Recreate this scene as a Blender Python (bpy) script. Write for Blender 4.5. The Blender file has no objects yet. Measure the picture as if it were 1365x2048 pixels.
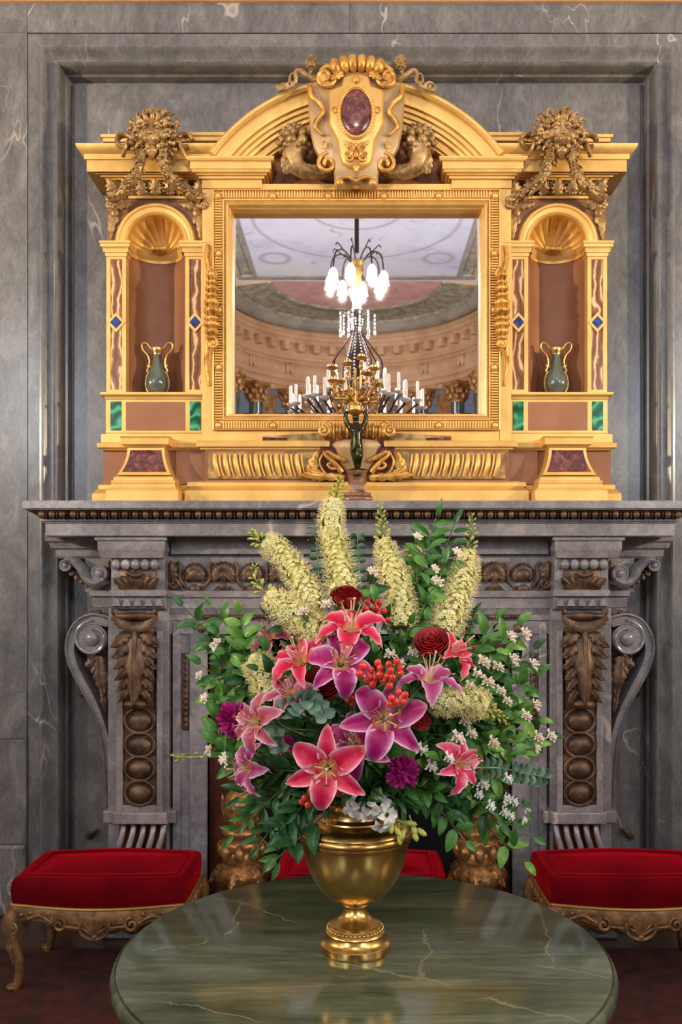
import bpy, bmesh, math, random
from mathutils import Vector, Matrix, noise as mnoise

# ------------------------------------------------------------------ camera
K = 1.0 / 1800.0            # focal length 1800 px on the 1365 x 2048 frame
EYE = 1.6
scene = bpy.context.scene
COL = scene.collection
cam_d = bpy.data.cameras.new('camera')
cam_d.sensor_fit = 'AUTO'; cam_d.sensor_width = 36.0
cam_d.lens = 36.0 * 1800.0 / 2048.0
cam_d.shift_x = -31.5 / 2048.0
cam_d.shift_y = 156.0 / 2048.0
cam_d.clip_end = 100
cam_o = bpy.data.objects.new('camera', cam_d)
cam_o.location = (0, 0, EYE); cam_o.rotation_euler = (math.pi / 2, 0, 0)
COL.objects.link(cam_o); scene.camera = cam_o

# ------------------------------------------------------------------ world, lights, exposure
world = bpy.data.worlds.new('world'); scene.world = world
world.use_nodes = True
world.node_tree.nodes['Background'].inputs[0].default_value = (0.55, 0.62, 0.75, 1)
world.node_tree.nodes['Background'].inputs[1].default_value = 0.25
vs = scene.view_settings
vs.view_transform = 'Standard'; vs.look = 'None'; vs.gamma = 1.0
vs.use_curve_mapping = False
vs.exposure = -0.13

def add_light(name, kind, loc, power, color, size=0.1, rot=None, size_y=None):
    d = bpy.data.lights.new(name, kind)
    d.energy = power; d.color = color
    if kind == 'AREA':
        d.shape = 'RECTANGLE'; d.size = size; d.size_y = size_y or size
    else:
        d.shadow_soft_size = size
    o = bpy.data.objects.new(name, d); o.location = loc
    if rot: o.rotation_euler = rot
    COL.objects.link(o)
    return o

HALL_X = 5.4
WARM = (1.0, 0.78, 0.52)
# daylight at the tall windows of the side walls (the lamps carry their own light in their builders)
for sx, side in ((-1, 'left'), (1, 'right')):
    for yy, pw, nm in ((-2.4, 55, 'near'), (-7.0, 480, 'far')):
        add_light('window_%s_%s_offscreen' % (side, nm), 'AREA', (sx * (HALL_X - 0.02), yy, 4.6), pw, (0.80, 0.88, 1.0),
                  2.0, (0, sx * math.pi / 2, 0), 4.0)

# ------------------------------------------------------------------ helpers: pixels to places
def wx(px, Y): return (px - 714.0) * Y * K
def wz(py, Y): return EYE - (py - 1180.0) * Y * K
def PT(px, py, Y): return Vector((wx(px, Y), Y, wz(py, Y)))

# ------------------------------------------------------------------ helpers: meshes
class MB:
    def __init__(s): s.v = []; s.f = []; s.c = None
    def add(s, vs_, fs):
        n = len(s.v); s.v.extend([tuple(q) for q in vs_])
        s.f.extend([tuple(i + n for i in q) for q in fs])
    def box(s, x0, x1, y0, y1, z0, z1):
        if x0 > x1: x0, x1 = x1, x0
        if y0 > y1: y0, y1 = y1, y0
        if z0 > z1: z0, z1 = z1, z0
        s.add([(x0,y0,z0),(x1,y0,z0),(x1,y1,z0),(x0,y1,z0),(x0,y0,z1),(x1,y0,z1),(x1,y1,z1),(x0,y1,z1)],
              [(0,3,2,1),(4,5,6,7),(0,1,5,4),(1,2,6,5),(2,3,7,6),(3,0,4,7)])
    def pbox(s, px0, py0, px1, py1, Yf, Yb):
        s.box(wx(px0,Yf), wx(px1,Yf), Yf, Yb, wz(py1,Yf), wz(py0,Yf))
    def cbox(s, x0, x1, y0, y1, z0, z1, c):
        # box with chamfered front (low y) edges
        if x0 > x1: x0, x1 = x1, x0
        if z0 > z1: z0, z1 = z1, z0
        s.add([(x0,y1,z0),(x1,y1,z0),(x1,y1,z1),(x0,y1,z1),
               (x0,y0+c,z0),(x1,y0+c,z0),(x1,y0+c,z1),(x0,y0+c,z1),
               (x0+c,y0,z0+c),(x1-c,y0,z0+c),(x1-c,y0,z1-c),(x0+c,y0,z1-c)],
              [(0,3,2,1)] + [(a,(a+1)%4,(a+1)%4+4,a+4) for a in range(4)] +
              [(a+4,(a+1)%4+4,(a+1)%4+8,a+8) for a in range(4)] + [(8,9,10,11)])
    def prism(s, poly, y0, y1, bev=0.0):
        # polygon in x,z extruded from y0 (front) to y1; optional bevelled front
        n = len(poly)
        if bev:
            cx = sum(p[0] for p in poly)/n; cz = sum(p[1] for p in poly)/n
            ins = []
            for i in range(n):
                p = Vector(poly[i]); a = Vector(poly[i-1]); b = Vector(poly[(i+1)%n])
                t = (b - a); t = t.normalized() if t.length > 1e-9 else Vector((1,0))
                nn = Vector((-t.y, t.x))
                if nn.dot(Vector((cx,cz)) - p) < 0 and False: nn = -nn
                ins.append((p, nn))
            area = sum(poly[i][0]*poly[(i+1)%n][1]-poly[(i+1)%n][0]*poly[i][1] for i in range(n))
            sg = 1 if area > 0 else -1
            front = [(p.x + sg*nn.x*bev, y0, p.y + sg*nn.y*bev) for p, nn in ins]
            mid = [(p[0], y0 + bev, p[1]) for p in poly]
            back = [(p[0], y1, p[1]) for p in poly]
            s.add(front + mid + back, [tuple(range(n))] + [tuple(range(3*n-1, 2*n-1, -1))] +
                  [(i, (i+1)%n, (i+1)%n+n, i+n) for i in range(n)] +
                  [(i+n, (i+1)%n+n, (i+1)%n+2*n, i+2*n) for i in range(n)])
        else:
            s.add([(p[0],y0,p[1]) for p in poly] + [(p[0],y1,p[1]) for p in poly],
                  [tuple(range(n)), tuple(range(2*n-1, n-1, -1))] +
                  [(i, (i+1)%n, (i+1)%n+n, i+n) for i in range(n)])
    def lathe(s, prof, c, n=32, a0=0.0, a1=None, lobes=0, amp=0.0):
        full = a1 is None
        if full: a1 = 2*math.pi
        m = n if full else n + 1
        vs_ = []
        for r, z in prof:
            for i in range(m):
                a = a0 + (a1-a0)*i/n
                rr = r*(1 + (amp*abs(math.cos(lobes*a/2)) if lobes else 0))
                vs_.append((c[0]+rr*math.cos(a), c[1]+rr*math.sin(a), c[2]+z))
        fs = []
        for j in range(len(prof)-1):
            for i in range(m if full else n):
                k = (i+1) % m
                fs.append((j*m+i, j*m+k, (j+1)*m+k, (j+1)*m+i))
        if full:
            fs.append(tuple(range(m-1,-1,-1))); fs.append(tuple((len(prof)-1)*m+i for i in range(m)))
        s.add(vs_, fs)
    def tube(s, pts, rad, n=8, cap=True, flat=1.0):
        pts = [Vector(p) for p in pts]; m = len(pts)
        if not hasattr(rad, '__len__'): rad = [rad]*m
        vs_ = []; prev = None
        for i, p in enumerate(pts):
            t = (pts[min(i+1,m-1)] - pts[max(i-1,0)])
            t = t.normalized() if t.length > 1e-9 else Vector((0,0,1))
            if prev is None:
                u = t.cross(Vector((0,1,0)))
                if u.length < 1e-3: u = t.cross(Vector((1,0,0)))
            else:
                u = prev - t*prev.dot(t)
                if u.length < 1e-6: u = t.orthogonal()
            u.normalize(); prev = u; w = t.cross(u)
            for k in range(n):
                a = 2*math.pi*k/n
                vs_.append(p + (u*math.cos(a) + w*math.sin(a)*flat)*rad[i])
        fs = []
        for i in range(m-1):
            for k in range(n):
                q = (k+1) % n
                fs.append((i*n+k, i*n+q, (i+1)*n+q, (i+1)*n+k))
        if cap:
            fs.append(tuple(range(n-1,-1,-1))); fs.append(tuple((m-1)*n+k for k in range(n)))
        s.add(vs_, fs)
    def ell(s, c, r, M=None, nu=10, nv=6):
        c = Vector(c)
        if not hasattr(r, '__len__'): r = (r,r,r)
        vs_ = []
        for j in range(1, nv):
            th = math.pi*j/nv
            for i in range(nu):
                a = 2*math.pi*i/nu
                p = Vector((r[0]*math.sin(th)*math.cos(a), r[1]*math.sin(th)*math.sin(a), r[2]*math.cos(th)))
                if M is not None: p = M @ p
                vs_.append(c + p)
        t = Vector((0,0,r[2])); b = Vector((0,0,-r[2]))
        if M is not None: t = M @ t; b = M @ b
        vs_ += [c+t, c+b]; T = len(vs_)-2; B = T+1
        fs = []
        for i in range(nu):
            k = (i+1) % nu
            fs.append((T, i, k)); fs.append((B, (nv-2)*nu+k, (nv-2)*nu+i))
            for j in range(nv-2):
                fs.append((j*nu+i, (j+1)*nu+i, (j+1)*nu+k, j*nu+k))
        s.add(vs_, fs)
    def mould(s, x0, x1, Yb, Yback, prof):
        # stacked moulding with mitred returns: prof = [(projection, z), ...] bottom to top
        if x0 > x1: x0, x1 = x1, x0
        vs_ = []
        for p, z in prof:
            vs_ += [(x0-p,Yback,z),(x0-p,Yb-p,z),(x1+p,Yb-p,z),(x1+p,Yback,z)]
        fs = [(0,1,2,3), tuple((len(prof)-1)*4+i for i in (3,2,1,0))]
        for j in range(len(prof)-1):
            for i in range(4):
                k = (i+1) % 4
                fs.append((j*4+i, j*4+k, (j+1)*4+k, (j+1)*4+i))
        s.add(vs_, fs)
    def rframe(s, x0, x1, z0, z1, prof):
        # rectangular frame: prof = [(inset d, Y), ...] swept round with mitres (open profile)
        if x0 > x1: x0, x1 = x1, x0
        if z0 > z1: z0, z1 = z1, z0
        vs_ = []
        for d, Y in prof:
            vs_ += [(x0+d,Y,z0+d),(x1-d,Y,z0+d),(x1-d,Y,z1-d),(x0+d,Y,z1-d)]
        fs = []
        for j in range(len(prof)-1):
            for i in range(4):
                k = (i+1) % 4
                fs.append((j*4+i, j*4+k, (j+1)*4+k, (j+1)*4+i))
        s.add(vs_, fs)
    def arc(s, cx, cz, prof, a0, a1, n=32, closed=True):
        # profile (r, Y) swept round a y-axis centre
        m = len(prof); vs_ = []
        for i in range(n+1):
            a = a0 + (a1-a0)*i/n
            for r, Y in prof: vs_.append((cx+r*math.cos(a), Y, cz+r*math.sin(a)))
        fs = []
        for i in range(n):
            for j in range(m if closed else m-1):
                k = (j+1) % m
                fs.append((i*m+j, i*m+k, (i+1)*m+k, (i+1)*m+j))
        if closed:
            fs.append(tuple(range(m))); fs.append(tuple(n*m+j for j in range(m-1,-1,-1)))
        s.add(vs_, fs)
    def grid(s, fn, nu, nv):
        vs_ = [fn(i/nu, j/nv) for i in range(nu+1) for j in range(nv+1)]
        fs = [(i*(nv+1)+j, (i+1)*(nv+1)+j, (i+1)*(nv+1)+j+1, i*(nv+1)+j+1) for i in range(nu) for j in range(nv)]
        s.add(vs_, fs)

ROOT = {}      # world matrix inverse of each thing (parts are given in world coordinates)
def _mesh(name, mb, m, smooth):
    me = bpy.data.meshes.new(name)
    me.from_pydata(mb.v, [], mb.f)
    me.materials.append(M[m] if isinstance(m, str) else m)
    if smooth:
        me.polygons.foreach_set('use_smooth', [True]*len(me.polygons))
        try: me.set_sharp_from_angle(angle=math.radians(smooth if smooth is not True else 40))
        except Exception: pass
    me.update()
    return me
def fix_normals(me):
    bm = bmesh.new(); bm.from_mesh(me)
    bmesh.ops.recalc_face_normals(bm, faces=bm.faces); bm.to_mesh(me); bm.free()
def obj(name, mb, m, parent=None, smooth=40, stuff=False, label=None, world_space=True, fix=True):
    if parent is not None and world_space and parent in ROOT:
        W = ROOT[parent]
        mb.v = [tuple(W @ Vector(q)) for q in mb.v]
    me = _mesh(name, mb, m, None)
    if fix: fix_normals(me)
    if smooth:
        me.polygons.foreach_set('use_smooth', [True]*len(me.polygons))
        me.set_sharp_from_angle(angle=math.radians(smooth))
    o = bpy.data.objects.new(name, me); COL.objects.link(o)
    if parent is not None:
        o.parent = parent
        if parent in ROOT: ROOT[o] = ROOT[parent]
    if stuff: o['kind'] = 'stuff'
    if label: o['label'] = label
    return o
def thing(name, label, cat, loc=(0,0,0), group=None, M4=None):
    o = bpy.data.objects.new(name, None); COL.objects.link(o)
    if M4 is None: M4 = Matrix.Translation(Vector(loc))
    o.matrix_basis = M4
    o.empty_display_size = 0.05
    o['label'] = label; o['category'] = cat
    if group: o['group'] = group
    ROOT[o] = M4.inverted()
    return o
def tag(o, label, cat, group=None):
    o['label'] = label; o['category'] = cat
    if group: o['group'] = group
    return o
def struct(name, mb, m, parent=None, smooth=40):
    o = obj(name, mb, m, parent, smooth)
    if parent is None: o['kind'] = 'structure'
    return o
def inst(name, me, parent, M4):
    # a further copy of a shared mesh as a part; M4 in world space
    o = bpy.data.objects.new(name, me); COL.objects.link(o)
    o.parent = parent
    o.matrix_basis = ROOT[parent] @ M4 if parent in ROOT else M4
    return o
def copy_tree(o, parent=None):
    c = o.copy(); COL.objects.link(c)
    if parent is not None: c.parent = parent
    for ch in list(o.children): copy_tree(ch, c)
    return c
def frame(d, up=(0,0,1), loc=(0,0,0), sc=1.0):
    # x along d, z near up
    x = Vector(d).normalized(); u = Vector(up)
    y = u.cross(x)
    if y.length < 1e-4: y = Vector((0,1,0)).cross(x)
    y.normalize(); z = x.cross(y)
    if not hasattr(sc, '__len__'): sc = (sc, sc, sc)
    m = Matrix(((x.x*sc[0],y.x*sc[1],z.x*sc[2],loc[0]),(x.y*sc[0],y.y*sc[1],z.y*sc[2],loc[1]),
                (x.z*sc[0],y.z*sc[1],z.z*sc[2],loc[2]),(0,0,0,1)))
    return m
def bez(pts, n=16):
    # Catmull-Rom through the points
    P = [Vector(p) for p in pts]; P = [P[0]*2-P[1]] + P + [P[-1]*2-P[-2]]
    out = []; segs = len(P)-3
    for i in range(segs):
        a,b,c,d = P[i:i+4]; k = max(2, n//segs)
        for j in range(k):
            t = j/k
            out.append(0.5*((2*b)+(c-a)*t+(2*a-5*b+4*c-d)*t*t+(3*b-a-3*c+d)*t*t*t))
    out.append(P[-2]); return out
def spiral(c, r0, r1, a0, turns, y, n=24):
    # a volute in the x,z plane
    return [Vector((c[0]+(r0+(r1-r0)*i/n)*math.cos(a0+turns*2*math.pi*i/n), y,
                    c[1]+(r0+(r1-r0)*i/n)*math.sin(a0+turns*2*math.pi*i/n))) for i in range(n+1)]
# ------------------------------------------------------------------ materials
M = {}
def srgb(r, g, b):
    def f(c):
        c /= 255.0
        return c/12.92 if c <= 0.04045 else ((c+0.055)/1.055)**2.4
    return (f(r), f(g), f(b), 1.0)
class NT:
    def __init__(s, name):
        s.m = bpy.data.materials.new(name); s.m.use_nodes = True
        s.t = s.m.node_tree; s.b = s.t.nodes['Principled BSDF']; M[name] = s.m
        s._p = None
    def n(s, typ, **kw):
        o = s.t.nodes.new(typ)
        for k, v in kw.items(): setattr(o, k, v)
        return o
    def link(s, a, b): s.t.links.new(a, b)
    def pos(s, scale=(1,1,1), jitter=False):
        g = s.n('ShaderNodeNewGeometry'); mp = s.n('ShaderNodeMapping')
        mp.inputs['Scale'].default_value = scale
        if jitter:
            oi = s.n('ShaderNodeObjectInfo'); mu = s.n('ShaderNodeMath', operation='MULTIPLY'); mu.inputs[1].default_value = 37.0
            s.link(oi.outputs['Random'], mu.inputs[0])
            cb = s.n('ShaderNodeCombineXYZ')
            for k in range(3): s.link(mu.outputs[0], cb.inputs[k])
            s.link(cb.outputs[0], mp.inputs['Location'])
        s.link(g.outputs['Position'], mp.inputs['Vector'])
        return mp.outputs[0]
    def noise(s, vec, scale, detail=4, rough=0.55, dist=0.0):
        o = s.n('ShaderNodeTexNoise'); o.inputs['Scale'].default_value = scale
        o.inputs['Detail'].default_value = detail; o.inputs['Roughness'].default_value = rough
        o.inputs['Distortion'].default_value = dist
        s.link(vec, o.inputs['Vector']); return o.outputs['Fac']
    def ramp(s, fac, stops, interp='LINEAR'):
        o = s.n('ShaderNodeValToRGB'); cr = o.color_ramp; cr.interpolation = interp
        while len(cr.elements) < len(stops): cr.elements.new(0.5)
        for e, (p, c) in zip(cr.elements, stops): e.position = p; e.color = c
        s.link(fac, o.inputs[0]); return o.outputs[0]
    def mix(s, fac, a, b, mode='MIX'):
        o = s.n('ShaderNodeMix', data_type='RGBA', blend_type=mode)
        if hasattr(fac, 'is_linked') or hasattr(fac, 'node'): s.link(fac, o.inputs[0])
        else: o.inputs[0].default_value = fac
        for v, i in ((a, 6), (b, 7)):
            if hasattr(v, 'node'): s.link(v, o.inputs[i])
            else: o.inputs[i].default_value = v
        return o.outputs[2]
    def math(s, op, a, b=None):
        o = s.n('ShaderNodeMath', operation=op)
        for v, i in ((a, 0), (b, 1)):
            if v is None: continue
            if hasattr(v, 'node'): s.link(v, o.inputs[i])
            else: o.inputs[i].default_value = v
        return o.outputs[0]
    def color(s, c):
        if hasattr(c, 'node'): s.link(c, s.b.inputs['Base Color'])
        else: s.b.inputs['Base Color'].default_value = c
    def set(s, **kw):
        for k, v in kw.items():
            k = {'rough':'Roughness','metal':'Metallic','coat':'Coat Weight','coat_r':'Coat Roughness','spec':'Specular IOR Level',
                 'sheen':'Sheen Weight','sub':'Subsurface Weight','trans':'Transmission Weight','ior':'IOR'}[k]
            if hasattr(v, 'node'): s.link(v, s.b.inputs[k])
            else: s.b.inputs[k].default_value = v
    def bump(s, h, strength=0.2, dist=0.01):
        o = s.n('ShaderNodeBump'); o.inputs['Strength'].default_value = strength; o.inputs['Distance'].default_value = dist
        s.link(h, o.inputs['Height']); s.link(o.outputs[0], s.b.inputs['Normal'])
W0 = (0,0,0,1); W1 = (1,1,1,1)
def two_tone(name, c1, c2, scale, rough, metal=0.0, stretch=(1,1,1), bump=0.0, bscale=None, coat=0.0, lo=0.35, hi=0.65, jitter=False, detail=4):
    t = NT(name); p = t.pos(stretch, jitter)
    f = t.noise(p, scale, detail)
    t.color(t.ramp(f, [(lo, c1), (hi, c2)])); t.set(rough=rough, metal=metal, coat=coat, coat_r=0.1)
    if bump: t.bump(t.noise(p, bscale or scale*4, 3), bump, 0.004)
    return t
def marble(name, dark, mid, light, rough, stretch=(1.0,1.0,0.35), vein=srgb(190,180,175), vein_w=0.010, vein_gate=0.60, jitter=True, coat=0.15):
    t = NT(name); p = t.pos(stretch, jitter)
    f = t.noise(p, 5.0, 8, 0.68, 0.9); g = t.noise(p, 34.0, 6, 0.75, 0.4); fine = t.noise(p, 150.0, 3, 0.8)
    base = t.ramp(f, [(0.28, dark), (0.52, mid), (0.74, light)])
    gr = t.ramp(g, [(0.32, (0.62,0.62,0.62,1)), (0.68, (1.28,1.28,1.28,1))])
    base = t.mix(0.75, base, gr, 'MULTIPLY')
    fr = t.ramp(fine, [(0.3, (0.8,0.8,0.8,1)), (0.7, (1.18,1.18,1.18,1))])
    base = t.mix(0.8, base, fr, 'MULTIPLY')
    # pale veins: thin level lines of a warped noise, gated to sparse places
    v = t.noise(p, 1.9, 3, 0.5, 0.8)
    d = t.math('ABSOLUTE', t.math('SUBTRACT', v, 0.5))
    line = t.ramp(d, [(0.0, W1), (vein_w, W0)])
    gate = t.ramp(t.noise(p, 1.3, 2), [(vein_gate-0.04, W0), (vein_gate+0.04, W1)])
    vv = t.mix(1.0, line, gate, 'MULTIPLY')
    t.color(t.mix(vv, base, vein))
    t.set(rough=rough, coat=coat, coat_r=0.12)
    t.bump(g, 0.05, 0.003)
    return t
marble('marble_wall', srgb(80,81,84), srgb(106,107,109), srgb(132,131,131), 0.28, stretch=(1.7,1.7,0.85), vein_gate=0.60, vein_w=0.010, vein=srgb(176,168,166))
marble('marble_mantel', srgb(102,101,106), srgb(132,130,135), srgb(162,159,162), 0.22, stretch=(0.8,0.8,0.8), vein_gate=0.60, coat=0.4)
t = NT('marble_table'); p = t.pos((0.22,1.6,1.0)); q = t.pos((1,1,1))
f = t.noise(p, 7.0, 8, 0.7, 0.6); g = t.noise(p, 30.0, 5, 0.75); h = t.noise(q, 2.6, 3, 0.55)
c = t.ramp(f, [(0.28, srgb(46,58,42)), (0.5, srgb(82,92,70)), (0.74, srgb(122,128,106))])
c = t.mix(0.7, c, t.ramp(g, [(0.32,(0.6,)*3+(1,)),(0.68,(1.3,)*3+(1,))]), 'MULTIPLY')
c = t.mix(0.5, c, t.ramp(h, [(0.35,(0.55,)*3+(1,)),(0.65,(1.15,)*3+(1,))]), 'MULTIPLY')
g = t.n('ShaderNodeNewGeometry'); sep = t.n('ShaderNodeSeparateXYZ'); t.link(g.outputs['Position'], sep.inputs[0])
wob = t.math('MULTIPLY', t.math('SUBTRACT', t.noise(q, 9.0, 4, 0.6), 0.5), 0.10)
def vein_line(a, b, w):
    (x0,y0),(x1,y1) = [((px-714)*Y_*K, Y_) for px, py in (a, b) for Y_ in (0.84*1800/(py-1180),)]
    L = math.hypot(x1-x0, y1-y0); ux_, uy_ = (x1-x0)/L, (y1-y0)/L
    dx = t.math('SUBTRACT', sep.outputs[0], x0); dy = t.math('SUBTRACT', sep.outputs[1], y0)
    al = t.math('ADD', t.math('MULTIPLY', dx, ux_), t.math('MULTIPLY', dy, uy_))
    ac = t.math('ADD', t.math('SUBTRACT', t.math('MULTIPLY', dy, ux_), t.math('MULTIPLY', dx, uy_)), wob)
    ln = t.ramp(t.math('ABSOLUTE', ac), [(0.0, W1), (w, W0)])
    ga = t.ramp(t.math('ABSOLUTE', t.math('SUBTRACT', t.math('DIVIDE', al, L), 0.5)), [(0.40, (0.8,)*3+(1,)), (0.56, W0)])
    return t.mix(1.0, ln, ga, 'MULTIPLY')
for a_, b_, w_ in (((420,1785),(600,1850),0.004),((640,1912),(900,1975),0.006),((1060,1925),(1235,1958),0.003),((960,1998),(1170,2040),0.006),((1075,1790),(1105,1930),0.004),((455,1875),(490,1795),0.004),((860,1860),(830,1960),0.004),((300,1905),(420,1880),0.003),((1000,1785),(1140,1800),0.003),((330,2000),(520,2044),0.003)):
    c = t.mix(vein_line(a_, b_, w_), c, srgb(138,140,114))
t.color(c); t.set(rough=0.15, coat=0.25, coat_r=0.08)

t = NT('gold'); p = t.pos()
f = t.noise(p, 9.0, 5); g = t.noise(p, 70.0, 4)
c = t.ramp(f, [(0.25, srgb(214,170,94)), (0.5, srgb(228,186,108)), (0.78, srgb(238,200,126))])
t.color(c); t.set(metal=0.42, rough=t.ramp(g, [(0.3, (0.34,)*3+(1,)), (0.7, (0.50,)*3+(1,))])); t.bump(g, 0.06, 0.003)
def old_gold(name, lo, mid, hi, metal=0.5, rough=0.42, sc=24.0):
    t = NT(name); p = t.pos()
    f = t.noise(p, sc, 5, 0.6)
    c = t.ramp(f, [(0.3, lo), (0.5, mid), (0.7, hi)])
    t.color(c); t.set(metal=metal, rough=rough); t.bump(f, 0.15, 0.004)
old_gold('gold_old', srgb(108,82,48), srgb(160,128,82), srgb(206,172,118), metal=0.38)
old_gold('gold_relief', srgb(150,106,48), srgb(205,154,76), srgb(236,192,112))
old_gold('bronze_carving', srgb(50,36,28), srgb(84,62,48), srgb(122,94,72), metal=0.25, rough=0.45, sc=18.0)
old_gold('gilt_wood', srgb(84,60,40), srgb(128,96,64), srgb(168,130,90), metal=0.35, rough=0.42, sc=20.0)
old_gold('andiron_gilt', srgb(96,66,36), srgb(142,102,60), srgb(190,146,92), metal=0.5, rough=0.34, sc=26.0)
old_gold('apse_gold', srgb(130,84,42), srgb(176,124,70), srgb(206,156,98), metal=0.25, rough=0.5, sc=6.0)
two_tone('brown_field', srgb(136,92,64), srgb(150,104,76), 6.0, 0.55, 0.12, bump=0.05, bscale=200)
two_tone('ivory_gilt', srgb(168,138,96), srgb(196,166,122), 10.0, 0.38, 0.25, bump=0.05)
t = NT('porphyry'); p = t.pos((1,1,1), True)
f = t.noise(p, 32.0, 6, 0.7, 0.6); s_ = t.n('ShaderNodeTexVoronoi'); s_.inputs['Scale'].default_value = 60; t.link(p, s_.inputs['Vector'])
c = t.ramp(f, [(0.32, srgb(48,20,22)), (0.5, srgb(92,44,44)), (0.66, srgb(150,92,84))])
t.color(t.mix(0.25, c, s_.outputs['Color'], 'SOFT_LIGHT')); t.set(rough=0.18, coat=0.5)
t = NT('onyx'); p = t.pos((1,1,0.55), True)
w = t.n('ShaderNodeTexWave', wave_type='BANDS', bands_direction='X'); w.inputs['Scale'].default_value = 8; w.inputs['Distortion'].default_value = 9.0
w.inputs['Detail'].default_value = 3; w.inputs['Detail Scale'].default_value = 1.3; t.link(p, w.inputs['Vector'])
t.color(t.ramp(w.outputs['Fac'], [(0.0, srgb(104,68,46)), (0.25, srgb(140,98,68)), (0.45, srgb(112,74,50)), (0.62, srgb(160,118,84)), (0.74, srgb(130,88,60)), (0.88, srgb(200,164,124)), (1.0, srgb(226,196,158))]))
t.set(rough=0.2, coat=0.4)
two_tone('lapis', srgb(18,32,92), srgb(52,78,156), 60.0, 0.2, coat=0.5, jitter=True)
t = NT('malachite'); p = t.pos((1,1,0.8), True)
w = t.n('ShaderNodeTexWave', wave_type='RINGS'); w.inputs['Scale'].default_value = 9; w.inputs['Distortion'].default_value = 12.0
w.inputs['Detail'].default_value = 2; t.link(p, w.inputs['Vector'])
t.color(t.ramp(w.outputs['Fac'], [(0.0, srgb(4,74,52)), (0.45, srgb(10,104,74)), (0.75, srgb(34,136,98)), (1.0, srgb(80,170,132))])); t.set(rough=0.15, coat=0.5)
t = NT('mirror'); t.color((0.86,0.86,0.88,1)); t.set(metal=1.0, rough=0.012)
t = NT('celadon'); p = t.pos(); t.color(t.ramp(t.noise(p, 14, 3), [(0.3, srgb(62,76,72)), (0.7, srgb(88,102,94))])); t.set(rough=0.12, coat=0.8)
t = NT('gilt_bright'); t.color(srgb(226,186,112)); t.set(metal=0.85, rough=0.25)
t = NT('velvet_red'); p = t.pos(); f = t.noise(p, 7, 4)
t.color(t.ramp(f, [(0.3, srgb(78,2,10)), (0.7, srgb(104,4,16))])); t.set(rough=0.9, sheen=1.0, spec=0.05); t.b.inputs['Sheen Roughness'].default_value = 0.35
t.b.inputs['Sheen Tint'].default_value = srgb(235,20,48); t.bump(t.noise(p, 500, 2), 0.15, 0.002)
two_tone('carpet', srgb(44,18,18), srgb(78,30,27), 14.0, 0.95, bump=0.4, bscale=400)
t = NT('brass'); p = t.pos(); f = t.noise(p, 8, 3); t.color(t.ramp(f, [(0.3, srgb(190,150,82)), (0.7, srgb(216,180,114))])); t.set(metal=1.0, rough=t.ramp(f, [(0.3,(0.20,)*3+(1,)),(0.7,(0.30,)*3+(1,))]))
two_tone('bronze_green', srgb(26,28,14), srgb(58,58,30), 20.0, 0.22, 0.6)
t = NT('base_stone'); p = t.pos(); f = t.noise(p, 30, 6, 0.7, 0.5); t.color(t.ramp(f, [(0.3, srgb(78,48,34)), (0.5, srgb(122,84,60)), (0.7, srgb(178,140,112))])); t.set(rough=0.15, coat=0.6)
two_tone('firebox', srgb(6,6,7), srgb(14,13,13), 5.0, 0.9)
two_tone('red_slip', srgb(58,20,12), srgb(96,38,22), 7.0, 0.5, bump=0.1)
two_tone('dark_floor', srgb(50,30,20), srgb(80,52,34), 6.0, 0.4, stretch=(1,8,1))
two_tone('stone_beige', srgb(196,152,112), srgb(222,182,142), 1.5, 0.6)
two_tone('stone_grey', srgb(142,130,116), srgb(172,160,144), 2.0, 0.6)
two_tone('hall_wall', srgb(120,112,104), srgb(150,142,132), 1.2, 0.6)
t = NT('ceiling_paint'); p = t.pos((1,1,1))
f = t.noise(p, 0.55, 5, 0.55); 
c = t.ramp(f, [(0.3, srgb(196,190,206)), (0.5, srgb(222,216,224)), (0.7, srgb(236,226,222))])
g = t.n('ShaderNodeNewGeometry'); sep = t.n('ShaderNodeSeparateXYZ'); t.link(g.outputs['Position'], sep.inputs[0])
def ring(cx, cy, r, w):
    dx = t.math('SUBTRACT', sep.outputs[0], cx); dy = t.math('SUBTRACT', sep.outputs[1], cy)
    d = t.math('SQRT', t.math('ADD', t.math('MULTIPLY', dx, dx), t.math('MULTIPLY', dy, dy)))
    e = t.math('ABSOLUTE', t.math('SUBTRACT', d, r))
    return t.ramp(e, [(0.0, (0.75,)*3+(1,)), (w, W0)])
for q in ((0,-8.2,0.85,0.07),(0,-8.6,2.0,0.07),(-1.75,-7.9,0.35,0.05),(1.75,-7.9,0.35,0.05),(-1.75,-10.6,0.3,0.10),(1.75,-10.6,0.3,0.10)):
    c = t.mix(ring(*q), c, srgb(166,152,158))
pf = t.ramp(t.noise(p, 2.4, 4, 0.6, 1.2), [(0.60, W0), (0.70, (0.55,)*3+(1,))])
c = t.mix(pf, c, srgb(158,140,142)); t.color(c); t.set(rough=0.8)
two_tone('pink_fan', srgb(208,150,140), srgb(224,178,166), 3.0, 0.8)
two_tone('band_green', srgb(136,128,108), srgb(186,176,152), 5.0, 0.7)
t = NT('crystal'); t.color((0.95,0.95,0.98,1)); t.set(metal=0.55, rough=0.08)
t = NT('candle'); t.color(srgb(232,228,222)); t.set(rough=0.5)
t = NT('dark_metal'); t.color(srgb(52,44,40)); t.set(metal=0.6, rough=0.35)
t = NT('bulb'); t.color(W1); t.b.inputs['Emission Color'].default_value = (1.0,0.88,0.74,1); t.b.inputs['Emission Strength'].default_value = 8.0
t = NT('window_pane'); t.color(W1); t.b.inputs['Emission Color'].default_value = (0.8,0.88,1.0,1); t.b.inputs['Emission Strength'].default_value = 2.0
t = NT('white_paint'); t.color(srgb(210,206,198)); t.set(rough=0.5)
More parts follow.
